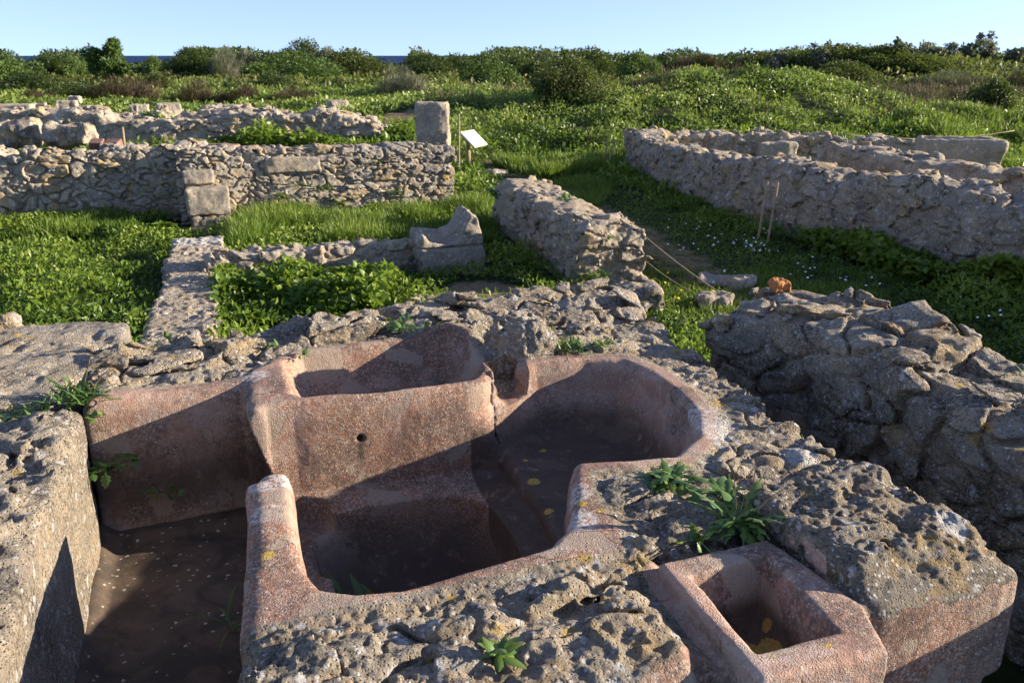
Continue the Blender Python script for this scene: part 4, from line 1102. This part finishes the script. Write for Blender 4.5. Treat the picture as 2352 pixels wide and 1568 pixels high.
def shrub_data(kind, mat, var):
    k = (kind, mat, var)
    if k not in SH:
        n, lf = {'leaf': (9000, .060), 'twig': (7000, .055), 'dense': (11000, .05)}[kind]
        V, T, t = shrub_mesh(kind, 1000 + var * 7 + len(kind), n, lf)
        o = mk('shrub', V, T, M[mat], None, (0, 0, 0), dict(tint=t), smooth=False)
        SH[k] = o.data; bpy.data.objects.remove(o)
    return SH[k]
def shrub(cx, yt, yb, hw, Y, kind, mat, label, name='shrub', cat='shrub', group=None, var=None):
    x, zt = atY(cx, yt, Y); zb = zgs(x, Y) - .15; w = hw / 2110 * Y
    _, zb2 = atY(cx, yb, Y); zb = min(zb, zb2) if zb - zb2 < 1.5 else zb
    o = bpy.data.objects.new(name, shrub_data(kind, mat, (cx // 7) % 3 if var is None else var)); C.objects.link(o)
    o.location = (x, Y, zb); o.scale = (w * (1.75 if Y > 44 else 1.12 if cx == 1322 else 1.4), w * 1.25, max(.4, (zt - zb) / .93)); o.rotation_euler = (0, 0, cx * .37)
    return tag(o, label, cat, group)
G1, G2, G3 = 'shrubs on the flat behind the ruins', 'shrubs along the skyline', 'shrubs on the right-hand hill'
for row in [
    (12, 116, 172, 58, 52, 'leaf', 'shrub_green', 'light green bush at the left edge of the skyline', G2),
    (100, 127, 165, 52, 60, 'leaf', 'shrub_dark', 'dark brownish bush left of the tall leafy tree', G2),
    (165, 130, 168, 34, 58, 'leaf', 'shrub_green', 'mid green bush touching the left side of the tall tree', G2),
    (60, 165, 232, 78, 38, 'dense', 'shrub_dark', 'wide dark olive thicket at the left edge above the stone blocks', G1),
    (165, 192, 238, 58, 34, 'dense', 'shrub_dark', 'low dark bush just above the leaning brown block', G1),
    (275, 176, 240, 82, 35, 'twig', 'shrub_brown', 'widest reddish brown dry bush above the third stone row', G1),
    (452, 181, 240, 54, 34, 'twig', 'shrub_brown', 'round reddish brown dry bush right of the widest one', G1),
    (78, 205, 238, 40, 32, 'twig', 'shrub_brown', 'small brown dry bush beneath the dark olive thicket', G1),
    (562, 196, 240, 46, 34, 'twig', 'shrub_brown', 'pale brown dry bush in the middle of the field above the long low stone', G1),
    (672, 200, 240, 48, 33, 'twig', 'shrub_brown', 'low brown dry bush left of the lone squared block', G1),
    (355, 168, 215, 46, 40, 'leaf', 'shrub_olive', 'olive bush behind the gap between the two big brown bushes', G1),
    (352, 128, 160, 26, 66, 'leaf', 'shrub_green', 'tiny green bush against the sea right of the tall tree', G2),
    (440, 111, 168, 52, 60, 'dense', 'shrub_dark', 'large dark bush standing right of the sea gap', G2),
    (515, 108, 168, 44, 58, 'twig', 'shrub_grey', 'grey bare-twigged bush on the skyline right of the large dark bush', G2),
    (565, 115, 160, 34, 62, 'leaf', 'shrub_grey', 'small grey green bush on the skyline before the high mound of bushes', G2),
    (620, 117, 160, 36, 60, 'leaf', 'shrub_dark', 'dark bush at the left foot of the highest skyline bushes', G2),
    (690, 91, 150, 52, 62, 'dense', 'shrub_dark', 'highest dark rounded bush on the skyline', G2),
    (672, 118, 180, 74, 52, 'leaf', 'shrub_green', 'fresh green bush spreading below the highest dark bush', G2),
    (752, 107, 150, 34, 60, 'leaf', 'shrub_grey', 'greyish bush right below the highest dark bush', G2),
    (806, 112, 162, 84, 56, 'dense', 'shrub_olive', 'long olive bush sloping down right to the second sea gap', G2),
    (622, 162, 194, 42, 42, 'dense', 'shrub_dark', 'small dark cushion bush alone in the middle of the green field', G1),
    (915, 150, 222, 62, 37, 'twig', 'shrub_grey', 'large grey dry bush above the pillar', G1),
    (985, 124, 166, 56, 60, 'dense', 'shrub_dark', 'dark low bush right of the second sea gap', G2),
    (1060, 126, 164, 48, 62, 'dense', 'shrub_dark', 'dark low bush straight above the information sign', G2),
    (1122, 123, 172, 48, 46, 'leaf', 'shrub_green', 'bright green bush on the crest left of the mound bush', G2),
    (1185, 124, 158, 46, 64, 'dense', 'shrub_dark', 'dark bush on the skyline between the bright green one and the mound bush', G2),
    (1250, 121, 154, 44, 60, 'leaf', 'shrub_dark', 'dark bush peeping over the left shoulder of the mound bush', G2),
    (1357, 108, 156, 46, 56, 'dense', 'shrub_dark', 'dark domed bush directly behind the mound bush', G2),
    (1322, 130, 214, 98, 26.2, 'dense', 'shrub_olive', 'big bronze green bush crowning the middle mound', G3),
    (1468, 119, 170, 46, 44, 'leaf', 'shrub_green', 'leafy green bush right behind the mound bush', G2),
    (1545, 124, 168, 46, 52, 'leaf', 'shrub_dark', 'dark bush on the skyline right of the leafy green one', G2),
    (1610, 122, 166, 52, 50, 'twig', 'shrub_brown', 'brown dry bush on the skyline left of the right-hand hill', G2),
    (1690, 124, 160, 48, 54, 'leaf', 'shrub_dark', 'dark bush at the left foot of the right-hand hill', G2),
    (1760, 117, 160, 62, 50, 'dense', 'shrub_olive', 'leftmost of the olive bushes covering the right-hand hill', G3),
    (1838, 106, 160, 78, 48, 'dense', 'shrub_olive', 'second olive bush from the left on the right-hand hill', G3),
    (1935, 100, 168, 82, 47, 'dense', 'shrub_olive', 'topmost olive bush at the middle of the right-hand hill', G3),
    (2035, 106, 178, 86, 46, 'dense', 'shrub_olive', 'large olive bush right of the topmost hill bush', G3),
    (2120, 124, 186, 76, 45, 'dense', 'shrub_olive', 'rightmost olive bush on the descending end of the hill', G3),
    (1950, 140, 190, 90, 42, 'dense', 'shrub_olive', 'front olive bush low on the slope of the right-hand hill', G3),
    (2245, 124, 165, 92, 66, 'dense', 'shrub_dark', 'dark thicket beyond the hill beneath the grey trees', G2),
    (2335, 122, 170, 60, 62, 'dense', 'shrub_dark', 'dark thicket at the right edge of the skyline', G2),
    (2190, 162, 196, 70, 40, 'twig', 'shrub_grey', 'long grey dry bush above the patch of straw-coloured grass', G1),
    (2288, 176, 250, 60, 30, 'leaf', 'shrub_dark', 'dark bush with brown leaves on the slope at right', G1),
    (2350, 160, 215, 40, 36, 'twig', 'shrub_brown', 'brown dry bush at the right edge above the dark one', G1)]:
    shrub(*row[:8], group=row[8])

# ------------------------------------------------------------------ trees: tapered trunk with limbs, crown of leaf clumps
def tree(cx, yt, yb, hw, Y, n, leaf, mat, label, name, group=None, seed=1, open_=.5):
    x, zt = atY(cx, yt, Y); zb = zgs(x, Y) - .1; w = hw / 2110 * Y; H = zt - zb
    r = np.random.default_rng(seed)
    root = empty(name, (x, Y, zb), label, 'tree', group)
    b = MB(); tips = []
    b.tube([(x, Y, zb), (x + .04 * w, Y, zb + H * .25), (x - .05 * w, Y + .05, zb + H * .5)], [.035 * H, .028 * H, .018 * H], 8)
    for k in range(11):
        a = r.uniform(0, 2 * math.pi); q = w * math.sqrt(r.uniform(.05, 1)) * .98; hz = H * r.uniform(.35, .95) * (1 - .25 * q / w)
        p0 = np.array((x - .03 * w, Y, zb + H * r.uniform(.12, .48))); p2 = np.array((x + q * math.cos(a), Y + q * math.sin(a) * .8, zb + hz))
        pm = (p0 + p2) / 2 + np.array((0, 0, -.05 * H)) + r.normal(0, .03 * H, 3)
        b.tube([p0, pm, p2], [.014 * H, .009 * H, .004 * H], 6); tips += [p2, (pm + p2) / 2]
    b.build('trunk', M['bark'], root, (x, Y, zb), smooth=True)
    tips = np.array(tips); pk = r.choice(len(tips), n)
    cr = r.uniform(.16, .34, len(tips)) * w
    d = r.normal(0, 1, (n, 3)); d /= np.linalg.norm(d, axis=1, keepdims=True)
    P = tips[pk] + d * (cr[pk] * r.uniform(.2, 1, n) ** open_)[:, None] * np.array([1, 1, .8])
    P[:, 2] = np.maximum(P[:, 2], zb + .05)
    L = leaf * r.uniform(.6, 1.4, n)
    V, T = leaf_geo(P, L, L * .5, r.uniform(0, 6.28, n), r.normal(.1, .8, n), .2, r.normal(0, 1.3, n))
    t = .45 + r.uniform(-.2, .2, len(tips))[pk] + r.normal(0, .13, n)
    mk('crown', V, T, M[mat], root, (x, Y, zb), dict(tint=np.repeat(np.clip(t, 0, 1), 5)), smooth=False)
tree(238, 82, 186, 66, 45, 8000, .15, 'shrub_green', 'tall light green leafy tree rising into the sky at left', 'leafy_tree', None, 5)
GT = 'sparse grey trees on the right skyline'
for i, (cx, yt, yb, hw, n, lab) in enumerate([
    (1786, 92, 122, 20, 260, 'leftmost tiny sparse tree on the hill at the right skyline'), (1886, 88, 118, 22, 300, 'second tiny sparse tree, above the left part of the hill'),
    (2066, 82, 120, 26, 420, 'sparse grey tree just right of the hilltop'), (2152, 84, 140, 46, 900, 'wide sparse grey tree in the dip right of the hill'),
    (2226, 92, 138, 26, 600, 'compact grey tree left of the tallest one at right'), (2275, 74, 134, 34, 800, 'tallest grey tree near the right edge of the skyline'), (2338, 94, 134, 34, 800, 'grey tree at the right edge of the skyline')]):
    tree(cx, yt - 12, yb, hw * 1.15, 56 if i > 2 else 46, int(n * 1.7), .2, 'shrub_grey', lab, 'grey_tree', GT, 20 + i, .8)

# ------------------------------------------------------------------ plants growing on the masonry
def long_leaf(V, F, T, base, az, pit, L, W, droop, tint, r, tooth=.25, seg=7):
    o = len(V); p = np.array(base, float); e = pit
    for i in range(seg + 1):
        t = i / seg
        w = W * (math.sin(math.pi * min(.98, t ** .62 * .93 + .04)) ** .8) * (1 + tooth * (1 if i % 2 else -1)) * .5
        d = np.array((math.cos(az) * math.cos(e), math.sin(az) * math.cos(e), math.sin(e))); s = np.array((-math.sin(az), math.cos(az), 0)); u = np.cross(d, s)
        V += [p + s * w + u * w * -.35, p.copy(), p - s * w + u * w * -.35]; T += [tint + .05, tint + .2, tint + .05]
        if i < seg:
            F += [(o + i * 3, o + i * 3 + 1, o + i * 3 + 4, o + i * 3 + 3), (o + i * 3 + 1, o + i * 3 + 2, o + i * 3 + 5, o + i * 3 + 4)]
        p = p + d * L / seg; e -= droop / seg
def plant(name, loc, n, L, W, pits, droop, label, cat='plant', mat='rosette', seed=1, tint=.45, tooth=.25, spread=.01, stalks=(), group=None, azr=None):
    r = random.Random(seed); V, F, T = [], [], []
    for k in range(n):
        az = k * 2.399963 + r.uniform(-.3, .3) if azr is None else r.uniform(*azr)
        q = k / max(1, n - 1); l = r.uniform(*L)
        b = (loc[0] + r.gauss(0, spread), loc[1] + r.gauss(0, spread), loc[2] + .006 * q)
        if spread > .012:                        # runner from the root to the leaf
            o = len(V); dd = np.array(b) - np.array(loc); sd = np.array((-dd[1], dd[0], 0)); sd = sd / (np.linalg.norm(sd) + 1e-6) * .003
            V += [np.array(loc) - sd, np.array(loc) + sd, np.array(b) + sd, np.array(b) - sd]; T += [tint] * 4; F += [(o, o + 1, o + 2, o + 3)]
        long_leaf(V, F, T, b, az, pits[0] + (pits[1] - pits[0]) * q + r.uniform(-.15, .15), l, W * l / L[1] * r.uniform(.8, 1.2), droop * r.uniform(.5, 1.4), tint + r.uniform(-.3, .3), r, tooth)
    V = np.array(V)
    if not stalks:
        return tag(mk(name, V, F, M[mat], None, loc, dict(tint=np.clip(T, 0, 1))), label, cat, group)
    root = empty(name, loc, label, cat, group)
    mk('foliage', V, F, M[mat], root, loc, dict(tint=np.clip(T, 0, 1)))
    for s in stalks:
        b = MB(); b.tube([np.array(loc) + np.array(q) for q in s], [.0022, .0018, .0012][:len(s)] if len(s) < 4 else .0016, 5); b.build('stalk', M['stem'], root, loc)
    return root
def L3(a, b, z): x, y = to_world(a, b); return (x, y, z)
plant('rosette_plant', L3(1.50, .36, .87), 46, (.06, .13), .042, (-.1, .75), .9, 'dense rosette of toothed grey green leaves beside the seat niche rim', seed=3, tint=.42, tooth=.4, spread=.03)
plant('rosette_plant', L3(1.60, .20, .87), 9, (.07, .12), .036, (.1, .9), .8, 'small leafy sprig between the two large rosettes', seed=13, tint=.4, spread=.015)
plant('dandelion_plant', L3(1.56, .03, .865), 44, (.08, .18), .034, (-.1, .9), .8, 'spiky rosette of long jagged leaves with dry stalks behind the corner basin', seed=4, tint=.5, tooth=.55, spread=.025,
      stalks=[[(0, 0, 0), (.03, .03, .14), (.09, .05, .27)], [(.01, 0, 0), (.04, .01, .12), (.05, .02, .22)], [(0, .01, 0), (-.02, .02, .15), (.05, .03, .30)], [(.02, 0, 0), (.10, .0, .09), (.17, .01, .13)]])
plant('clover_plant', L3(1.40, .0, .845), 16, (.03, .055), .024, (.2, 1.2), .5, 'low bright green seedling patch left of the jagged rosette', seed=5, tint=.55, tooth=.1, spread=.035)
plant('rosette_plant', L3(.63, -.33, .855), 15, (.045, .075), .036, (-.05, .8), .6, 'single small smooth-leaved rosette on the front rubble', seed=6, tint=.62, tooth=.05)
plant('stonecrop', L3(1.74, 1.87, .87), 90, (.03, .06), .012, (-.1, 1.2), .3, 'cushion of fine green stonecrop beside the boulder', seed=7, tint=.5, tooth=0, spread=.055)
plant('stonecrop', L3(1.66, 1.98, .88), 30, (.05, .09), .010, (.4, 1.3), .2, 'upright feathery sprig against the right side of the boulder', seed=8, tint=.55, tooth=0, spread=.02)
plant('stonecrop', L3(1.90, 1.80, .88), 30, (.03, .06), .011, (.2, 1.2), .2, 'small reddish green sprig at the right end of the stonecrop cushion', seed=28, tint=.6, tooth=0, spread=.035)
plant('wall_weed', L3(.98, 2.42, .89), 34, (.04, .08), .030, (.0, 1.1), .6, 'leafy weed in the rubble behind the back basin', seed=9, tint=.5, spread=.07)
plant('wall_weed', L3(.28, 2.40, .86), 10, (.03, .06), .025, (.0, 1.1), .6, 'tiny weed at the back left corner of the back basin', seed=10, tint=.6, spread=.02)
plant('wall_weed', L3(.42, 2.24, .85), 14, (.02, .04), .018, (.0, 1.1), .6, 'tiny moss-like tuft on the inner back rim of the basin', seed=11, tint=.6, spread=.02)
plant('tall_weed', L3(-.60, 1.97, .85), 60, (.06, .15), .022, (-.1, 1.2), .7, 'straggly weed with dry stalks in the corner between slab and channel', seed=12, tint=.35, tooth=.4, spread=.06,
      stalks=[[(0, 0, 0), (-.05, .02, .15), (-.12, .0, .26)], [(.02, 0, 0), (.06, .04, .16), (.10, .02, .27)], [(0, 0, 0), (.0, .0, .17), (-.03, .03, .29)], [(.03, 0, 0), (.12, .04, .10), (.20, .05, .19)], [(-.02, 0, 0), (-.10, 0, .12), (-.16, .02, .20)]])
plant('wall_weed', L3(-.86, 1.90, .82), 46, (.04, .10), .020, (.0, 1.0), .6, 'low weeds in the joint between the slab and the channel wall', seed=14, tint=.35, spread=.10)
plant('wall_weed', L3(-.53, 1.82, .80), 12, (.03, .05), .040, (-.2, 1.0), .6, 'bright round-leaved sprig at the channel corner', seed=15, tint=.75, tooth=.05, spread=.02)
plant('climbing_weed', L3(-.50, 1.80, .58), 34, (.03, .065), .048, (-.9, .6), .6, 'dark broad-leaved weed hanging in the shaded channel corner', seed=16, tint=.25, tooth=.2, spread=.07)
plant('climbing_weed', L3(-.30, 1.82, .40), 8, (.02, .04), .03, (-.9, .6), .6, 'few small leaves sprouting from the shaded back wall of the channel', seed=17, tint=.25, tooth=.2, spread=.05)
plant('grass_tuft', L3(-.02, 1.0, .18), 9, (.12, .26), .012, (.7, 1.3), 1.3, 'long grass tuft in the shade at the open side of the bath', seed=18, tint=.3, tooth=0, spread=.03)
plant('grass_tuft', L3(.55, .95, .06), 60, (.10, .2), .04, (.2, 1.2), .7, 'dark green weeds on the bottom of the bath', seed=19, tint=.35, tooth=.1, spread=.12)
plant('grass_tuft', L3(-.25, 2.62, .86), 24, (.04, .08), .02, (.0, 1.1), .5, 'small green tuft at the foot of the gravelly strip', seed=20, tint=.5, spread=.06)
plant('grass_tuft', (2.24, 3.42, .97), 34, (.06, .14), .012, (.4, 1.3), .6, 'bright grass tuft on top of the passage wall at right', seed=21, tint=.75, tooth=0, spread=.07)
for i, (u, zz, l, lab) in enumerate([(1.35, .38, .13, 'green sprig low on the room wall under the squared slab'), (1.95, .45, .12, 'green sprig growing from the middle of the room wall'), (2.20, .22, .17, 'largest leafy weed at the foot of the room wall'),
        (2.75, .80, .08, 'small sprig high on the room wall'), (3.05, .35, .13, 'grassy sprig on the right part of the room wall'), (.85, .10, .15, 'leafy weed at the foot of the room wall right of the corner blocks'), (1.62, .52, .09, 'small sprig below the right corner of the squared slab')]):
    c = on_wall(u, .36); plant('wall_sprig', (c[0], c[1], zz), 20, (l * .5, l), l * .32, (-.4, 1.0), .8, lab, seed=40 + i, tint=.55, spread=.05)
for cx, cy, Y, n, l, lab in [(1380, 632, 8.75, 26, .10, 'bright broad-leaved weed at the foot of the stub wall'), (1345, 635, 8.85, 30, .10, 'feathery grey green weed beside the bright one at the stub wall'), (1402, 545, 8.9, 10, .07, 'tiny sprig on the broken end of the stub wall'), (1170, 440, 12.1, 60, .16, 'dark trailing weed on the far top corner of the stub wall'), (1300, 455, 10.4, 30, .10, 'yellowish weed on the top of the stub wall')]:
    x, z = atY(cx, cy, Y)
    plant('stub_weed', (x, Y, z), n, (l * .5, l), l * .5, (-.4, 1.0), .7, lab, seed=int(cx), tint=.6 if cx != 1170 else .2, spread=.05 if n < 50 else .12)
print('plants', time.time() - T0)
# camera & light
def camera_light():
    cam = bpy.data.cameras.new('camera'); co = bpy.data.objects.new('camera', cam); C.objects.link(co)
    co.location = (0, 0, EYE); co.rotation_euler = (math.pi / 2 - PITCH, 0, 0)
    cam.sensor_width = 36; cam.lens = 36 * FPX / 2352; cam.clip_end = 60000; cam.clip_start = .05
    cam.dof.use_dof = True; cam.dof.focus_distance = 3.3; cam.dof.aperture_fstop = 9
    scene.camera = co
    el = math.radians(15.5); az = math.radians(6.0)
    sun = bpy.data.lights.new('sun', 'SUN'); so = bpy.data.objects.new('sun', sun); C.objects.link(so)
    sun.energy = 4.8; sun.angle = math.radians(.53); sun.color = (1, .86, .68)
    from mathutils import Vector
    d = Vector((math.cos(el) * math.cos(az), math.cos(el) * math.sin(az), math.sin(el)))
    so.rotation_euler = d.to_track_quat('Z', 'Y').to_euler()
    w = bpy.data.worlds.new('World'); scene.world = w; w.use_nodes = True
    nt = w.node_tree; nt.nodes.clear()
    sk = nt.nodes.new('ShaderNodeTexSky'); sk.sky_type = 'NISHITA'; sk.sun_disc = False
    sk.sun_elevation = el; sk.sun_rotation = math.pi / 2 - az
    sk.air_density = 1.0; sk.dust_density = .1; sk.ozone_density = 2.5
    bg = nt.nodes.new('ShaderNodeBackground'); bg.inputs[1].default_value = SKY
    out = nt.nodes.new('ShaderNodeOutputWorld')
    tc = nt.nodes.new('ShaderNodeTexCoord'); va = nt.nodes.new('ShaderNodeVectorMath'); va.operation = 'ADD'; va.inputs[1].default_value = (0, 0, .16)
    vn = nt.nodes.new('ShaderNodeVectorMath'); vn.operation = 'NORMALIZE'
    nt.links.new(tc.outputs['Generated'], va.inputs[0]); nt.links.new(va.outputs[0], vn.inputs[0]); nt.links.new(vn.outputs[0], sk.inputs['Vector'])
    hs = nt.nodes.new('ShaderNodeHueSaturation'); hs.inputs['Hue'].default_value = .518; hs.inputs['Saturation'].default_value = .90; hs.inputs['Value'].default_value = 1.0
    nt.links.new(sk.outputs[0], hs.inputs['Color']); nt.links.new(hs.outputs[0], bg.inputs[0]); nt.links.new(bg.outputs[0], out.inputs[0])
    vs = scene.view_settings; vs.view_transform = 'Standard'; vs.look = 'None'; vs.exposure = EXPO; vs.gamma = 1
SKY = .105; EXPO = 1.48
camera_light()
print('script', time.time() - T0)
